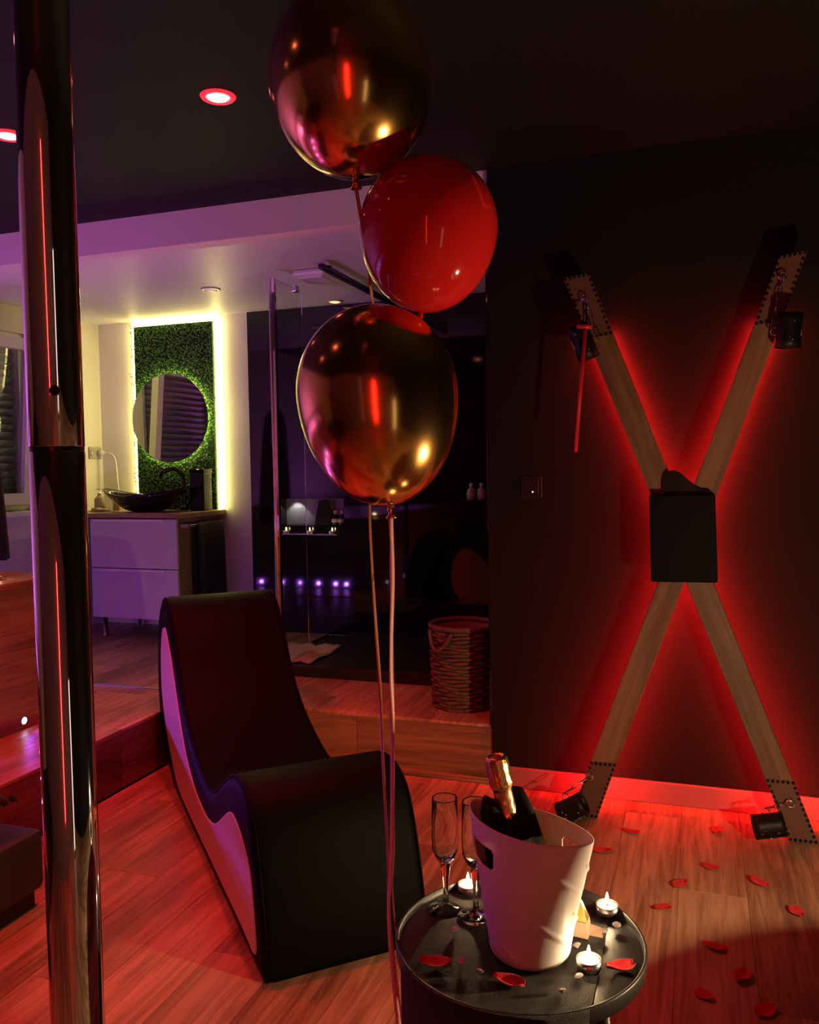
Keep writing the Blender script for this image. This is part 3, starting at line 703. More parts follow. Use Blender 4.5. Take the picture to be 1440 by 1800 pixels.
for d in (0.012, WID-0.012):
    tube('piping', [cfn(s, max(z, 0.004), d) for s, z in inset(oc, 0.004)], 0.0035, 'leather', ch, 6, True)

# ------------------------------------------------------------------ chrome pole
pl = thing('dance_pole', (-0.516, 0.583, 0), 'tall polished chrome pole in the left foreground', 'pole')
px, py = -0.516, 0.583
lathe('lower_tube', [(0, 0.0), (0.0225, 0.0), (0.0225, 1.268), (0.0215, 1.2695), (0, 1.2695)], 'chrome', (px, py, 0), pl, 64)
lathe('upper_tube', [(0, 1.2715), (0.0215, 1.2715), (0.0225, 1.273), (0.0225, CZ-0.012), (0, CZ-0.012)], 'chrome', (px, py, 0), pl, 64)
lathe('joint_ring', [(0.0219, 1.266), (0.0221, 1.268), (0.0221, 1.273), (0.0219, 1.275)], 'stud', (px, py, 0), pl, 48)
lathe('ceiling_plate', [(0, CZ-0.013), (0.05, CZ-0.013), (0.06, CZ-0.0005), (0, CZ-0.0005)], 'chrome', (px, py, 0), pl, 40)
lathe('floor_plate', [(0.0226, 0.0005), (0.08, 0.0005), (0.08, 0.004), (0.03, 0.012), (0.0226, 0.012)], 'chrome', (px, py, 0), pl, 40)
dv = (Vector((0, 0, 0))-Vector((px, py, 0))).normalized()
lathe('locking_screw', [(0, 0.0006), (0.0025, 0.0006), (0.0030, 0.0012), (0.0042, 0.0010), (0.0044, 0.0)], 'wick', Vector((px, py, 1.318))+dv*0.0222, pl, 16, rot=Vector((0, 0, 1)).rotation_difference(dv).to_matrix())

# ------------------------------------------------------------------ St Andrew style wooden cross
KL = (3.05-2.97)/1.95
def cr(x, z, d=0.0):           # front plane leaning to the wall; d > 0 goes towards the wall
    return Vector((x, 2.97+KL*z+d, z))
cross = thing('wooden_cross', (-0.04, 3.0, 0), 'leaning X-shaped wooden cross with studded ends glowing red from behind', 'wooden cross')
BT = 0.045
bA = [(-0.453, 1.914), (-0.364, 1.925), (0.379, 0.0), (0.294, 0.0)]        # top-left to bottom-right
bB = [(0.253, 1.925), (0.338, 1.936), (-0.335, 0.0), (-0.425, 0.0)]        # top-right to bottom-left
def beam(poly, d0, d1):
    v = [cr(x, z, d) for d in (d0, d1) for x, z in poly]
    o = mesh('beam', v, [(0, 1, 2, 3), (7, 6, 5, 4)]+[(i, (i+1) % 4, 4+(i+1) % 4, 4+i) for i in range(4)], 'pine', cross, False, (bevel(0.003),))
    # turn the local frame along the beam so that the grain follows it
    top = Vector(((poly[0][0]+poly[1][0])/2, 0, (poly[0][1]+poly[1][1])/2)); bot = Vector(((poly[2][0]+poly[3][0])/2, 0, (poly[2][1]+poly[3][1])/2))
    ang = math.atan2((top-bot).x, (top-bot).z); rm = Matrix.Rotation(ang, 4, 'Y')
    o.data.transform(rm.inverted()); o.rotation_euler = rm.to_euler(); WD[o] = Matrix.Translation(o.location) @ rm
    return o, ang
beam(bA, 0.0, BT); beam(bB, 0.0015, BT+0.0015)
# thin cover plates with studs at the four ends
def lerp2(a, b, t): return (a[0]+(b[0]-a[0])*t, a[1]+(b[1]-a[1])*t)
sv, sf = sphere_vf((0, 0, 0), 0.0055, 8, 6)
sme = bpy.data.meshes.new('stud'); sme.from_pydata(sv, [], sf); sme.materials.append(M['stud'])
for p in sme.polygons: p.use_smooth = True
def end_plate(a, b, c, d, nl, ns, ins=0.006):
    """a,b outer end corners (left,right), d,c inner corners (left,right)"""
    quad = [a, b, c, d]; cx_ = sum(q[0] for q in quad)/4; cz_ = sum(q[1] for q in quad)/4
    pl_ = mesh('end_plate', [cr(x, z, k) for k in (-0.0035, 0.001) for x, z in quad], [(0, 1, 2, 3), (7, 6, 5, 4)]+[(i, (i+1) % 4, 4+(i+1) % 4, 4+i) for i in range(4)], 'plate', cross)
    q2 = [(x+(cx_-x)*0.10, z+(cz_-z)*0.055) for x, z in quad]
    for i, nn in ((0, ns), (1, nl), (2, ns), (3, nl)):
        for k in range(nn):
            x, z = lerp2(q2[i], q2[(i+1) % 4], k/nn)
            o = bpy.data.objects.new('stud', sme); link(o, pl_, cr(x, z, -0.0035))
def along(poly, t0):  # points at fraction t on both long edges; poly = TL, TR, BR, BL
    return lerp2(poly[0], poly[3], t0), lerp2(poly[1], poly[2], t0)
for poly in (bA, bB):
    l, r = along(poly, 0.115); end_plate(poly[0], poly[1], r, l, 11, 5)
    l, r = along(poly, 0.895); l2, r2 = along(poly, 0.998); end_plate(l, r, r2, l2, 11, 5)
# central pad
pad = mesh('centre_pad', [cr(x, z, d) for d in (-0.05, 0.0) for x, z in ((-0.155, 1.147), (0.056, 1.150), (0.066, 0.853), (-0.148, 0.850))], [(0, 1, 2, 3), (7, 6, 5, 4)]+[(i, (i+1) % 4, 4+(i+1) % 4, 4+i) for i in range(4)], 'leather', cross, False, (bevel(0.008, 3),))
for poly in (bA, bB):
    q = [lerp2(poly[0], poly[1], 0.03), lerp2(poly[0], poly[1], 0.97), lerp2(poly[3], poly[2], 0.97), lerp2(poly[3], poly[2], 0.03)]
    q = [lerp2(q[0], q[3], 0.06), lerp2(q[1], q[2], 0.06), lerp2(q[1], q[2], 0.985), lerp2(q[0], q[3], 0.985)]
    mesh('added_batten', [cr(*k, d) for d in (BT+0.0016, BT+0.0655) for k in q], [(0, 1, 2, 3), (7, 6, 5, 4)]+[(i, (i+1) % 4, 4+(i+1) % 4, 4+i) for i in range(4)], 'stud', cross)  # unseen spacer added to bring the strips close and narrow their halo
# red strips glued behind both long edges of each beam
for poly in (bA, bB):
    for e in (0, 1):
        p0 = poly[e]; p1 = poly[3-e]; q0 = poly[1-e]; q1 = poly[2+e]
        a = lerp2(p0, p1, 0.10); b = lerp2(p0, p1, 0.985); a2 = lerp2(q0, q1, 0.10); b2 = lerp2(q0, q1, 0.985)
        A1, A2 = lerp2(a, a2, 0.05), lerp2(a, a2, 0.15); B1, B2 = lerp2(b, b2, 0.05), lerp2(b, b2, 0.15)
        mesh('light_strip', [cr(*q, d) for d in (BT+0.0657, BT+0.0697) for q in (A1, A2, B2, B1)], [(0, 1, 2, 3), (7, 6, 5, 4)]+[(i, (i+1) % 4, 4+(i+1) % 4, 4+i) for i in range(4)], 'led_red', cross)

# cuffs with chains at the ends of the cross
def chain(parent, p0, p1, n=5, r=0.011, m='chrome'):
    p0, p1 = Vector(p0), Vector(p1); d = (p1-p0); ln = d.length; d.normalize()
    s = d.cross(Vector((0, 1, 0))).normalized(); t = d.cross(s)
    for k in range(n):
        c = p0+d*(ln*(k+0.5)/n); ax = s if k % 2 else t
        pts = [c+d*(0.62*ln/n*math.cos(2*PI*i/12))+ax*(r*0.55*math.sin(2*PI*i/12)) for i in range(12)]
        tube('chain_link', pts, 0.0022, m, parent, 6, True)
def cuff(name, c, axis, rad, wid, label, hook, flat=1.0, links=5, ring_z=1):
    """an open leather band round the given axis, rivets, buckle and chain to the hook point"""
    c = Vector(c); axis = Vector(axis).normalized()
    t = thing(name, c-Vector((0, 0, rad)), label, 'cuff', 'leather cuffs on the cross')
    up = (Vector((0, 0, 1))-axis*axis.z).normalized(); sd = axis.cross(up)
    v, f = [], []; n = 30
    for k in range(n):
        a = 2*PI*k/n
        for h in (-0.5, -0.3, 0.3, 0.5):
            v.append(c+axis*(wid*h)+(up*math.cos(a)*flat+sd*math.sin(a))*(rad*(1.0 if abs(h) < 0.4 else 1.04)))
    for k in range(n):
        l = (k+1) % n
        for h in range(3): f.append((k*4+h, k*4+h+1, l*4+h+1, l*4+h))
    mesh('band', v, f, 'strapleather', t, True, (solidify(0.005),))
    front = Vector((0, -1, 0))
    for (a_, b_) in ((-0.28, -0.01), (-0.28, 0.012), (-0.20, 0.0), (0.25, -0.012)):
        p = c+axis*(wid*a_)+up*b_; q = front-axis*front.dot(axis); q.normalize()
        qq = p+q*(rad*0.98)
        vv, ff = sphere_vf(qq, 0.0042, 8, 6); mesh('rivet', vv, ff, 'chrome', t, True)
    rc = c+up*(rad*flat+0.008)
    tube('ring', [rc+up*(0.012*math.cos(2*PI*i/16))+axis*(0.012*math.sin(2*PI*i/16)) for i in range(16)], 0.0025, 'chrome', t, 6, True)
    bc = c-up*(rad*flat)+Vector((0, -0.004, 0))
    tube('buckle', [bc+axis*x+Vector((0, y, 0)) for x, y in ((-0.02, 0), (0.02, 0), (0.02, -0.012), (-0.02, -0.012))], 0.0022, 'chrome', t, 6, True)
    chain(t, hook, rc+up*0.012, links)
    hk = Vector(hook)
    tube('hook', [hk+Vector((0.012*math.cos(a), -0.004, 0.012*math.sin(a))) for a in [2*PI*i/14 for i in range(14)]], 0.003, 'chrome', t, 6, True)
    lathe('hook_plate', [(0, 0), (0.013, 0), (0.013, 0.004), (0.005, 0.008), (0, 0.008)], 'brushed', hk+Vector((0, 0.012, 0)), t, 14, rot=Matrix.Rotation(R(90), 3, 'X'))
    return t
def hook(x, z): return cr(x, z, -0.018)
cuff('leather_cuff', cr(0.278, 1.672, -0.055), (0.06, -0.02, 1), 0.036, 0.11, 'black leather cuff chained to the upper right arm of the cross', hook(0.262, 1.855), links=5)
cuff('leather_cuff', cr(-0.375, 1.675, -0.060), (-0.35, -0.02, 1), 0.034, 0.12, 'black leather cuff chained to the upper left arm, behind the red rod', hook(-0.375, 1.835), links=4)
cuff('leather_cuff', Vector((-0.412, 2.915, 0.050)), (1, 0, 0.62), 0.036, 0.095, 'black leather cuff by the baseboard at the lower left foot of the cross', hook(-0.357, 0.155), links=3)
cuff('leather_cuff', Vector((0.222, 2.905, 0.072)), (1, 0.1, 0.20), 0.036, 0.095, 'black leather cuff at the lower right foot of the cross', hook(0.292, 0.135), links=3)
# red rod hanging at the upper left
rr_ = thing('red_crop', (-0.38, 3.03, 1.30), 'slim red leather crop with crossbar hanging from the upper left arm', 'crop')
def yc(z): return 2.97+KL*z-0.105
tube('shaft', [(-0.362, yc(1.71), 1.715), (-0.397, yc(1.71), 1.296)], 0.0065, 'red_rod', rr_, 10)
tube('crossbar', [(-0.391, yc(1.73), 1.724), (-0.341, yc(1.73), 1.718)], 0.0085, 'red_rod', rr_, 10)
tube('wrist_loop', spline([(-0.366, yc(1.73), 1.722), (-0.372, yc(1.77)+0.03, 1.76), (-0.378, yc(1.8)+0.085, 1.825), (-0.370, yc(1.8)+0.085, 1.825), (-0.362, yc(1.77)+0.03, 1.76), (-0.364, yc(1.73), 1.722)], 5), 0.002, 'strapleather', rr_, 6)
# black paddle draped over the pad
pd = thing('black_paddle', (-0.06, 3.0, 1.15), 'black rounded leather paddle tucked above the centre pad', 'paddle')
pp = [(-0.108, 1.150), (-0.107, 1.195), (-0.096, 1.222), (-0.075, 1.228), (-0.052, 1.218), (-0.030, 1.196), (0.0, 1.172), (0.030, 1.153), (0.030, 1.148)]
pp = [(p.x, p.y) for p in spline([Vector((a, b, 0)) for a, b in pp], 4)]
ngon_prism('blade', pp, lambda a, b, d: cr(a, b, d), -0.022, -0.004, 'strapleather', pd, 0.004)
# light switch
swt = thing('light_switch', (-0.595, YW, 1.13), 'small black light switch with a white indicator on the dark wall', 'switch')
box('switch_plate', -0.635, -0.555, YW-0.009, YW, 1.13, 1.21, 'switch', swt, 0.003)
box('rocker', -0.622, -0.568, YW-0.013, YW-0.008, 1.143, 1.197, 'switch', swt, 0.002)
box('indicator', -0.592, -0.588, YW-0.0145, YW-0.0125, 1.150, 1.154, 'white_led_dot', swt)

# ------------------------------------------------------------------ tray tables
TZ_ = 0.44; TC = Vector((-0.285, 1.375, 0)); TR_ = 0.205
def tray_table(c, label, ang=0.0):
    t = thing('tray_table', c, label, 'table', 'round black tray tables')
    lathe('top', [(0, TZ_-0.012), (TR_, TZ_-0.012), (TR_, TZ_), (0, TZ_)], 'tabletop', c, t, 72, smooth=False)
    lathe('rim', [(TR_, TZ_-0.014), (TR_+0.004, TZ_-0.014), (TR_+0.006, TZ_+0.010), (TR_+0.004, TZ_+0.013), (TR_+0.001, TZ_+0.012), (TR_-0.0005, TZ_-0.001)], 'tabletop', c, t, 72)
    for k in range(4):
        a = ang+k*PI/2
        tube('leg', [c+Vector((0.15*math.cos(a), 0.15*math.sin(a), TZ_-0.012)), c+Vector((0.185*math.cos(a), 0.185*math.sin(a), 0.0))], 0.011, 'tabletop', t, 10)
    tube('hoop', [c+Vector((0.165*math.cos(2*PI*i/40), 0.165*math.sin(2*PI*i/40), 0.25)) for i in range(40)], 0.006, 'tabletop', t, 8, True)
    return t
tray_table(TC, 'round black tray table with the champagne bucket', R(-20))
TC2 = Vector((0.612, 1.573, 0))
tray_table(TC2, 'round black tray table carrying a lantern', R(10))
# runner over the first table
def runner():
    v, f = [], []; xl, xr = -0.445, -0.147
    line = []
    yb = TC.y+math.sqrt(TR_**2-0.138**2)-0.004
    yf = TC.y-math.sqrt(TR_**2-0.155**2)+0.002
    nx = 24
    def path(x):
        half = math.sqrt(max(0.0, (TR_+0.010)**2-(x-TC.x)**2)); ye = TC.y-half; yback = min(TC.y+math.sqrt(max(0, (TR_-0.006)**2-(x-TC.x)**2)), yb)
        pts = [(yback+(ye+0.012-yback)*k/14, TZ_+0.0022) for k in range(15)]
        pts += [(ye+0.006, TZ_+0.010), (ye-0.001, TZ_+0.0155), (ye-0.006, TZ_+0.012), (ye-0.008, TZ_-0.005)]
        for k in range(1, 9): pts.append((ye-0.008-0.004*math.sin(x*60+k*0.15)*min(1, k/4), TZ_-0.005-0.036*k))
        return pts
    for i in range(nx+1):
        x = xl+(xr-xl)*i/nx
        for y, z in path(x): v.append(Vector((x+(z-TZ_)*0.03*(1 if i > nx/2 else -1)*0, y, z)))
    m_ = len(path(0.0-0.3))
    for i in range(nx):
        for j in range(m_-1):
            a = i*m_+j; f.append((a, a+m_, a+m_+1, a+1))
    o = mesh('table_runner', v, f, 'runner', None, True, (solidify(0.0015),))
    tag(o, 'black shimmering cloth runner hanging over the front of the table', 'runner')
runner()
ZT = TZ_+0.0035
# tealights
def tealight(x, y, z, label, power=P_CANDLE, group='burning tealights', lit=True):
    t = thing('tealight', (x, y, z), label, 'candle', group)
    lathe('cup', [(0, 0), (0.0185, 0), (0.0195, 0.002), (0.0200, 0.0165), (0.0194, 0.0165), (0.0190, 0.003), (0, 0.003)], 'tin', (x, y, z), t, 28)
    lathe('wax', [(0, 0.0135), (0.006, 0.0135), (0.0190, 0.0145), (0.0188, 0.004), (0, 0.004)], 'wax', (x, y, z), t, 28)
    tube('wick', [(x, y, z+0.0135), (x, y, z+0.020)], 0.0007, 'wick', t, 5)
    lathe('flame', [(0, 0.018), (0.0028, 0.0205), (0.0036, 0.0245), (0.0026, 0.031), (0.0010, 0.037), (0, 0.039)], 'flame', (x, y, z), t, 12)
    if power: add_light('POINT', 'flame_light', t, (x, y, z+0.030), power, WARM, 0.004)
    return t
tealight(-0.412, 1.515, TZ_, 'burning tealight at the back of the table behind the champagne flutes')
tealight(-0.152, 1.510, ZT, 'burning tealight at the rear right rim of the table')
tealight(-0.163, 1.331, ZT, 'burning tealight in front, right of the ice bucket')
tealight(-2.64, 2.62, TZ+0.028, 'burning tealight on the wooden tub rim at the left edge', group='burning tealights')
for x, n_ in ((-2.415, 'leftmost'), (-2.25, 'middle'), (-2.10, 'rightmost')):
    tealight(x, 4.678, 0.856, 'added tealight standing in for a mirrored flame, %s of three' % n_, power=0.02, group='tealights added for mirrored flames')  # no candles stand here; these replace flames mirrored in the gloss wall
# lantern on the second table
ln_ = thing('lantern', TC2+Vector((0, 0, TZ_)), 'small glass lantern with a thick burning candle', 'lantern')
lc = TC2+Vector((0, 0, TZ_))
lathe('base', [(0, 0), (0.06, 0), (0.06, 0.008), (0, 0.008)], 'stud', lc, ln_, 32)
lathe('pillar_candle', [(0, 0.008), (0.035, 0.008), (0.035, 0.109), (0.028, 0.112), (0, 0.108)], 'wax', lc, ln_, 28)
lathe('flame', [(0, 0.116), (0.004, 0.121), (0.0055, 0.128), (0.004, 0.140), (0.0015, 0.150), (0, 0.154)], 'flame', lc, ln_, 14)
add_light('POINT', 'flame_light', ln_, lc+Vector((0, 0, 0.140)), P_LANTERN, WARM, 0.010)

# champagne flutes
def flute(x, y, z, label):
    t = thing('champagne_flute', (x, y, z), label, 'glass', 'champagne flutes')
    stem = [(0, 0.0), (0.032, 0.0), (0.0335, 0.0015), (0.033, 0.003), (0.020, 0.0055), (0.009, 0.010), (0.0055, 0.018), (0.0046, 0.035), (0.0060, 0.060), (0.0085, 0.080), (0.011, 0.092)]
    v, f = lathe_vf(stem, 10, (x, y, z))
    lathe('stem', stem[1:7] and stem, 'glass', (x, y, z), t, 10 if False else 24)
    bowl = [(0.0, 0.0925), (0.012, 0.0925), (0.0185, 0.103), (0.0235, 0.116), (0.0245, 0.135), (0.0242, 0.17), (0.0232, 0.2095), (0.0228, 0.2115), (0.0222, 0.2095), (0.0231, 0.17), (0.0234, 0.135), (0.0224, 0.118), (0.0170, 0.106), (0.010, 0.099), (0.0, 0.098)]
    lathe('bowl', bowl, 'glass', (x, y, z), t, 40)
flute(-0.433, 1.437, TZ_, 'empty champagne flute left of the bucket, the farther one')
flute(-0.374, 1.428, ZT, 'empty champagne flute partly behind the bucket, the nearer one')

# ice bucket
BC = Vector((-0.262, 1.352, ZT)); BH = 0.222
def bucket():
    t = thing('ice_bucket', BC, 'white plastic ice bucket with pointed rim and slot handle', 'ice bucket')
    na, nz = 180, 60; ax = Vector((0.89, -0.455, 0)); nx_ = Vector((0.455, 0.89, 0)); v, f = [], []
    for j in range(nz+1):
        h = j/nz
        cx = BC.x+0.002*h; cy = BC.y-0.016*h
        for i in range(na):
            a = 2*PI*i/na; c, s = math.cos(a), math.sin(a)
            # circle at the base, pointed lens at the rim
            r0 = 0.066+0.018*h
            lens_u = 0.123*(abs(c)**1.05)*(1 if c > 0 else -1); lens_v = 0.060*(abs(s)**1.2)*(1 if s > 0 else -1)
            w_ = h**1.6; rb = 1.0 if h > 0.06 else 1-0.10*(1-h/0.06)**2
            u = (r0*c*(1-w_)+lens_u*w_)*rb; q = (r0*s*(1-w_)+lens_v*w_)*rb
            # diagonal embossed lines
            e = 0.0
            for k in range(4):
                ph = (h*0.62+a/(2*PI)*0.9-k*0.25-0.02) % 1.0
                e += 0.0024*math.exp(-((min(ph, 1-ph))/0.009)**2)
            e *= 1 if 0.08 < h < 0.85 else 0
            z = BC.z+BH*h+0.006*w_*(abs(c)**3)
            rad = Vector((c, s, 0)); nr = (ax*c+nx_*s)*e
            v.append(Vector((cx, cy, z))+ax*u+nx_*q+nr)
    def slot(i, j):
        a = (i+0.5)*360/na; h = (j+0.5)/nz
        for a0 in (238, 58):
            da = (a-a0); u = da/20.0; w_ = (h-0.775)/0.075
            if abs(u)**5+abs(w_)**5 < 1: return True
        return False
    for j in range(nz):
        for i in range(na):
            if slot(i, j): continue
            k = (i+1) % na; f.append((j*na+i, j*na+k, (j+1)*na+k, (j+1)*na+i))
    b0 = len(v); v.append(Vector((BC.x, BC.y, BC.z)))
    for i in range(na): f.append((i, b0, (i+1) % na))
    mesh('bucket_body', v, f, 'bucket', t, True, (solidify(0.003, -1),))
bucket()
# bottle leaning in the bucket
bt = thing('champagne_bottle', BC+Vector((0, 0.01, 0.01)), 'champagne bottle with gold foil neck leaning in the ice bucket', 'bottle')
top = Vector((-0.3195, 1.362, 0.764)); foot = Vector((-0.262, 1.370, 0.455)); bd = (top-foot).normalized(); L_ = (top-foot).length
rot = Vector((0, 0, 1)).rotation_difference(bd).to_matrix()
lathe('bottle_body', [(0, 0.0), (0.038, 0.0), (0.042, 0.006), (0.042, 0.125), (0.036, 0.155), (0.024, 0.19), (0.0168, 0.225), (0.0148, L_-0.05), (0, L_-0.05)], 'bottleglass', foot, bt, 36, rot)
fo = []
for i in range(37):
    pass
def foil():
    prof = [(0.0245, 0.185), (0.0190, 0.215), (0.0168, 0.235), (0.0158, L_-0.062), (0.0160, L_-0.055), (0.0195, L_-0.050), (0.0200, L_-0.044), (0.0185, L_-0.036), (0.0190, L_-0.015), (0.0182, L_-0.004), (0.0165, L_), (0.0125, L_+0.0005), (0.011, L_-0.002), (0, L_-0.0015)]
    v, f = [], []; n = 48; m_ = len(prof)
    for i in range(n):
        a = 2*PI*i/n
        for r, z in prof:
            k = 1+(0.045*math.sin(a*12+z*60)*(1 if L_-0.05 < z < L_-0.003 else 0.25)+0.02*noise.noise((a*4, z*90, 1)))*(1 if r > 0.0128 else 0)
            v.append(foot+rot @ Vector((r*k*math.cos(a), r*k*math.sin(a), z)))
    for i in range(n):
        j = (i+1) % n
        for k in range(m_-1): f.append((i*m_+k, j*m_+k, j*m_+k+1, i*m_+k+1))
    return mesh('foil', v, f, 'goldfoil', bt, True)
foil()
lathe('cap_disc', [(0, L_-0.001), (0.0085, L_-0.0008), (0.0095, L_-0.0015)], 'red_rod', foot, bt, 24, rot)
tube('neck_wire', [foot+rot @ Vector((0.0178*math.cos(2*PI*i/24), 0.0178*math.sin(2*PI*i/24), L_-0.052)) for i in range(24)], 0.0012, 'goldfoil', bt, 6, True)
# black napkin round the bottle shoulders
def napkin():
    v, f = [], []; n, m_ = 64, 14
    rt = Vector((math.cos(R(18.9)), math.sin(R(18.9)), 0)); bk_ = Vector((-rt.y, rt.x, 0))
    for i in range(n):
        a = 2*PI*i/n; c, s = math.cos(a), math.sin(a)          # c to the viewer's right, s away from the viewer
        zt = 0.679+0.010*max(0, -c)+0.028*max(0, math.cos(a-0.75))**2-0.014*max(0, math.cos(a+1.25))**2+0.004*math.sin(5*a+1)
        for j in range(m_+1):
            h = j/m_; z = 0.515+(zt-0.515)*h
            ax_ = foot+bd*((z-foot.z)/bd.z)
            r = 0.050*(1-h)+0.041*h+0.0035*math.sin(6*a+h*4)+0.0015*math.sin(11*a)
            if h > 0.82: r *= 1-0.35*((h-0.82)/0.18)**2*(0.4+0.6*max(0, -s))
            p = ax_+(rt*c*(1.0+0.12*max(0, c))+bk_*s*0.9)*r; p.z = z
            v.append(p)
    for i in range(n):
        k = (i+1) % n
        for j in range(m_):
            f.append((i*(m_+1)+j, k*(m_+1)+j, k*(m_+1)+j+1, i*(m_+1)+j+1))
    # the cloth closes in on the neck
    b0 = len(v)
    for i in range(n):
        p = v[i*(m_+1)+m_]; z = p.z-0.012; ax_ = foot+bd*((z-foot.z)/bd.z); q = ax_+(p-ax_)*0.45; q.z = z; v.append(q)
    for i in range(n):
        k = (i+1) % n; f.append((i*(m_+1)+m_, k*(m_+1)+m_, b0+k, b0+i))
    o = mesh('napkin', v, f, 'napkin', None, True, (solidify(0.003, -1),))
    tag(o, 'black cloth napkin wrapped round the champagne bottle', 'napkin')
napkin()
# wrapped sweet behind the bucket
sw_ = thing('wrapped_sweet', (-0.185, 1.43, ZT), 'gold and cream wrapped sweet standing right of the bucket', 'sweet')
c = Vector((-0.190, 1.432, ZT))
def pyr(name, base, apex, m):
    v = [c+Vector(b) for b in base]+[c+Vector(a) for a in apex]
    n = len(base); f = [tuple(range(n))]
    if len(apex) == 1: f += [(i, (i+1) % n, n) for i in range(n)]
    else: f += [(i, (i+1) % n, n+(i+1) % n, n+i) for i in range(n)]+[tuple(range(2*n-1, n-1, -1))]
    return mesh(name, v, f, m, sw_, False, (bevel(0.001),))
pyr('wrapper_base', [(-0.022, -0.016, 0), (0.016, -0.020, 0), (0.018, 0.014, 0), (-0.02, 0.016, 0)], [(-0.018, -0.013, 0.026), (0.014, -0.016, 0.026), (0.015, 0.011, 0.026), (-0.016, 0.013, 0.026)], 'choc_white')
pyr('wrapper_top', [(-0.018, -0.013, 0.026), (0.014, -0.016, 0.026), (0.015, 0.011, 0.026), (-0.016, 0.013, 0.026)], [(-0.006, 0.002, 0.074)], 'choc_gold')
mesh('wrapper_tail', [c+Vector(p) for p in ((0.014, -0.012, 0.004), (0.040, -0.012, 0.003), (0.036, 0.004, 0.012), (0.014, 0.004, 0.016))], [(0, 1, 2, 3)], 'choc_white', sw_, False, (solidify(0.001),))
# gems
def gem_mesh(r):
    v, f = [], []; n = 8
    for rr, z in ((0.55, 0.80), (1.0, 0.45), (0.0, -0.35)):
        if rr == 0: v.append(Vector((0, 0, 0.0)))
        else: v += [Vector((rr*r*math.cos(2*PI*i/n), rr*r*math.sin(2*PI*i/n), r*(z+0.35))) for i in range(n)]
    f.append(tuple(range(n))); f += [(i, (i+1) % n, n+(i+1) % n, n+i) for i in range(n)]+[(n+i, n+(i+1) % n, 2*n) for i in range(n)]
    me = bpy.data.meshes.new('acrylic_gem'); me.from_pydata(v, [], f); me.materials.append(M['crystal']); return me
gm = gem_mesh(0.0078)
gl = ['left of the nearer flute base', 'on the runner in front of the flutes', 'between the left petal and the bucket foot', 'near the rear right tealight', 'at the front of the runner, right of the middle petal', 'just in front of the front tealight', 'between the bucket and the front tealight', 'beside the wrapped sweet', 'behind the nearer flute']
for (x, y, tl_), g_ in zip(((-0.396, 1.366, 0.1), (-0.363, 1.280, 0.4), (-0.326, 1.258, 0.6), (-0.131, 1.463, 0.2), (-0.193, 1.248, 0.5), (-0.172, 1.293, 0.3), (-0.187, 1.378, 0.7), (-0.150, 1.436, 0.1), (-0.352, 1.47, 0.2)), gl):
    o = bpy.data.objects.new('acrylic_gem', gm); link(o, None, Vector((x, y, ZT+0.0015))); o.rotation_euler = (tl_*0.9, tl_*0.5, x*50)
    tag(o, 'clear faceted acrylic gem '+g_, 'gem', 'acrylic gems scattered on the table')
# petals
def petal_mesh(seed, s):
    rnd = random.Random(seed); v, f = [], []; n, m_ = 10, 6
    k1, k2 = rnd.uniform(0.3, 0.7), rnd.uniform(-0.5, 0.5)
    for i in range(n+1):
        t = i/n; wdt = math.sin(PI*(0.06+0.88*t))**0.75*(0.75+0.4*t)
        for j in range(m_+1):
            u = (j/m_-0.5)*2
            x = (t-0.5)*2*s; y = u*wdt*s*0.72
            z = s*(0.34*abs(u)**1.6*(1-0.4*t)+0.30*(abs(t-0.5)*2)**2.2*k1+0.06*math.sin(3*t+u*2+k2*5)+0.08)
            v.append(Vector((x, y, z)))
    zmin = min(p.z for p in v)
    v = [Vector((p.x, p.y, p.z-zmin)) for p in v]
    for i in range(n):
        for j in range(m_):
            a = i*(m_+1)+j; f.append((a, a+m_+1, a+m_+2, a+1))
    me = bpy.data.meshes.new('rose_petal'); me.from_pydata(v, [], f); me.materials.append(M['petal'])
    for p in me.polygons: p.use_smooth = True
    return me
pm = [petal_mesh(k, 0.023) for k in range(4)]
def petal(x, y, z, rot, k, label, group, s=1.0):
    o = bpy.data.objects.new('rose_petal', pm[k % 4]); link(o, None, Vector((x, y, z))); o.rotation_euler = (0, 0, rot); o.scale = (s, s, s)
    sd_ = o.modifiers.new('solidify', 'SOLIDIFY'); sd_.thickness = 0.0012; sd_.offset = 1
    tag(o, label, 'petal', group)
petal(-0.401, 1.262, ZT+0.001, 0.2, 0, 'red rose petal on the left of the runner', 'rose petals on the table', 1.15)
petal(-0.276, 1.250, ZT+0.001, -0.1, 1, 'dark red rose petal on the runner in front of the bucket', 'rose petals on the table', 1.1)
petal(-0.115, 1.345, TZ_+0.001, 0.5, 2, 'bright red folded petal at the right rim of the table', 'rose petals on the table', 1.05)
fp = [(-0.209, 2.883, 'near the baseboard, between the feet of the cross on the left'), (0.069, 2.972, 'near the baseboard, close to the lower right cuff'), (0.043, 2.693, 'upright-edged, in the middle of the lit floor'), (-0.045, 2.563, 'left of the middle of the lit floor'), (0.177, 2.635, 'curled, right of the middle of the lit floor'), (-0.088, 2.404, 'on the lit floor nearest the table'), (0.265, 2.485, 'curled, on the shadow edge at the right'), (-0.286, 2.718, 'just behind the bucket rim'), (-0.33, 2.50, 'behind the right rim of the bucket'), (0.045, 2.243, 'in the dark shadow, farthest back'), (0.105, 2.125, 'in the dark shadow, middle'), (0.018, 2.027, 'in the dark shadow, left near the table'), (0.15, 2.006, 'in the dark shadow, at the lower right'), (0.40, 2.72, 'at the right edge of the lit floor')]
for k, (x, y, t_) in enumerate(fp):
    petal(x, y, 0.001, k*1.37, k, 'red floor petal '+t_, 'rose petals on the floor', 1.25+0.15*math.sin(k*2.1))

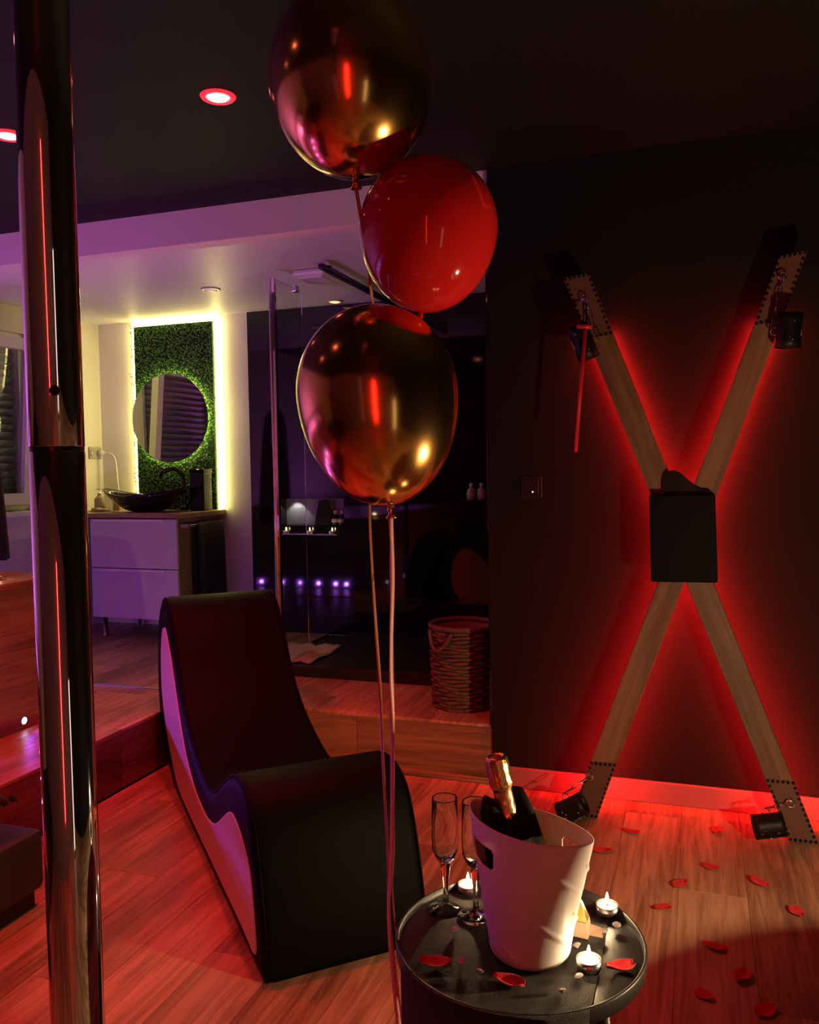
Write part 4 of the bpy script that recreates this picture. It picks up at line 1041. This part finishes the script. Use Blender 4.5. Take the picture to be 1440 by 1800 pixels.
# ------------------------------------------------------------------ balloons
def balloon(name, c, rx, up_h, dn_h, m, label, group, tilt=(0, 0), top_flat=1.0):
    """egg with its knot below; c is the widest point"""
    c = Vector(c); rot = (Matrix.Rotation(tilt[0], 3, 'Y') @ Matrix.Rotation(tilt[1], 3, 'X'))
    t = thing(name, c-Vector((0, 0, dn_h)), label, 'balloon', group)
    prof = []
    for i in range(29):
        a = -PI/2+PI*i/28
        if a <= 0:
            s = (a+PI/2)/(PI/2); r = rx*math.sin(s*PI/2)**0.97 if s > 0 else 0; z = -dn_h*math.cos(s*PI/2)**1.02
        else:
            r = rx*math.cos(a); z = up_h*math.sin(a)**top_flat
        prof.append((max(r, 0.0), z))
    prof[0] = (0.004, -dn_h); prof[-1] = (0, up_h)
    lathe('skin', prof, m, c, t, 64, rot)
    kp = c+rot @ Vector((0, 0, -dn_h))
    lathe('knot', [(0.0035, 0.002), (0.0055, -0.004), (0.0065, -0.008), (0.004, -0.012), (0.009, -0.018), (0.0105, -0.021), (0.008, -0.022), (0.0, -0.016)], m, kp, t, 20, rot)
    return kp
k1 = balloon('gold_balloon', (-0.555, 1.349, 1.905), 0.138, 0.150, 0.160, 'gold_balloon', 'shiny chrome gold balloon, topmost of the three', 'gold balloons', (R(-2), 0))
k2 = balloon('red_balloon', (-0.446, 1.430, 1.668), 0.121, 0.122, 0.145, 'red_balloon', 'glossy red balloon between the two gold ones', None, (R(7), 0))
k3 = balloon('gold_balloon', (-0.522, 1.363, 1.380), 0.139, 0.150, 0.196, 'gold_balloon', 'shiny chrome gold balloon, lowest of the three', 'gold balloons', (R(-6), 0))
def ribbon(name, pts, wd, m, label, tw=6.0, grp='balloon ribbons'):
    pts = spline(pts, 10); v, f = [], []; n = len(pts); rt = Vector((math.cos(R(18.9)), math.sin(R(18.9)), 0)); bk_ = Vector((-rt.y, rt.x, 0))
    for i, p in enumerate(pts):
        a = math.sin(i/n*tw)*0.9+0.25*math.sin(i/n*tw*3.1); d = rt*math.cos(a)+bk_*math.sin(a)
        v += [p-d*wd/2, p+d*wd/2]
    for i in range(n-1): f.append((2*i, 2*i+1, 2*i+3, 2*i+2))
    o = mesh(name, v, f, m, None, True, (solidify(0.0004),)); tag(o, label, 'ribbon', grp); return o
LP = Vector((-0.500, 1.340, 0))
ribbon('ribbon', [k3+Vector((0, 0, -0.016)), Vector((-0.498, 1.360, 1.076)), Vector((-0.500, 1.351, 0.929)), Vector((-0.498, 1.344, 0.782)), Vector((-0.497, 1.330, 0.588)), Vector((-0.500, 1.320, 0.446)), Vector((-0.470, 1.325, 0.15)), Vector((-0.44, 1.335, 0.035))], 0.0085, 'ribbon_pink', 'pink curling ribbon hanging from the lowest gold balloon', 8.0)
ribbon('ribbon', [k1+Vector((0, 0, -0.016)), Vector((-0.557, 1.43, 1.58)), Vector((-0.575, 1.51, 1.40)), Vector((-0.590, 1.50, 1.25)), Vector((-0.572, 1.444, 1.15)), Vector((-0.556, 1.424, 0.963)), Vector((-0.541, 1.401, 0.843)), Vector((-0.529, 1.378, 0.727)), Vector((-0.512, 1.350, 0.579)), Vector((-0.503, 1.335, 0.441)), Vector((-0.47, 1.345, 0.15)), Vector((-0.445, 1.350, 0.035))], 0.0065, 'ribbon_copper', 'copper ribbon hanging from the topmost gold balloon', 6.0)
ribbon('ribbon', [k2+Vector((0, 0, -0.016)), Vector((-0.475, 1.53, 1.42)), Vector((-0.545, 1.54, 1.26)), Vector((-0.538, 1.46, 1.10)), Vector((-0.515, 1.40, 0.90)), Vector((-0.511, 1.382, 0.60)), Vector((-0.508, 1.368, 0.45)), Vector((-0.455, 1.36, 0.12)), Vector((-0.437, 1.355, 0.035))], 0.0030, 'ribbon_pink', 'thin ribbon hanging from the red balloon', 9.0)
bw = thing('balloon_weight', (-0.44, 1.345, 0), 'small dark weight under the table holding the balloon ribbons', 'weight')
lathe('weight_body', [(0, 0), (0.028, 0), (0.030, 0.004), (0.024, 0.03), (0.006, 0.036), (0, 0.036)], 'red_rod', (-0.44, 1.345, 0), bw, 20)
# bath mat
v, f = bath_mat()
tag(mesh('bath_mat', v, f, 'mat_pink', None, True, (solidify(0.014, 1),)), 'pinkish towelling bath mat by the foot of the glass screen', 'bath mat')
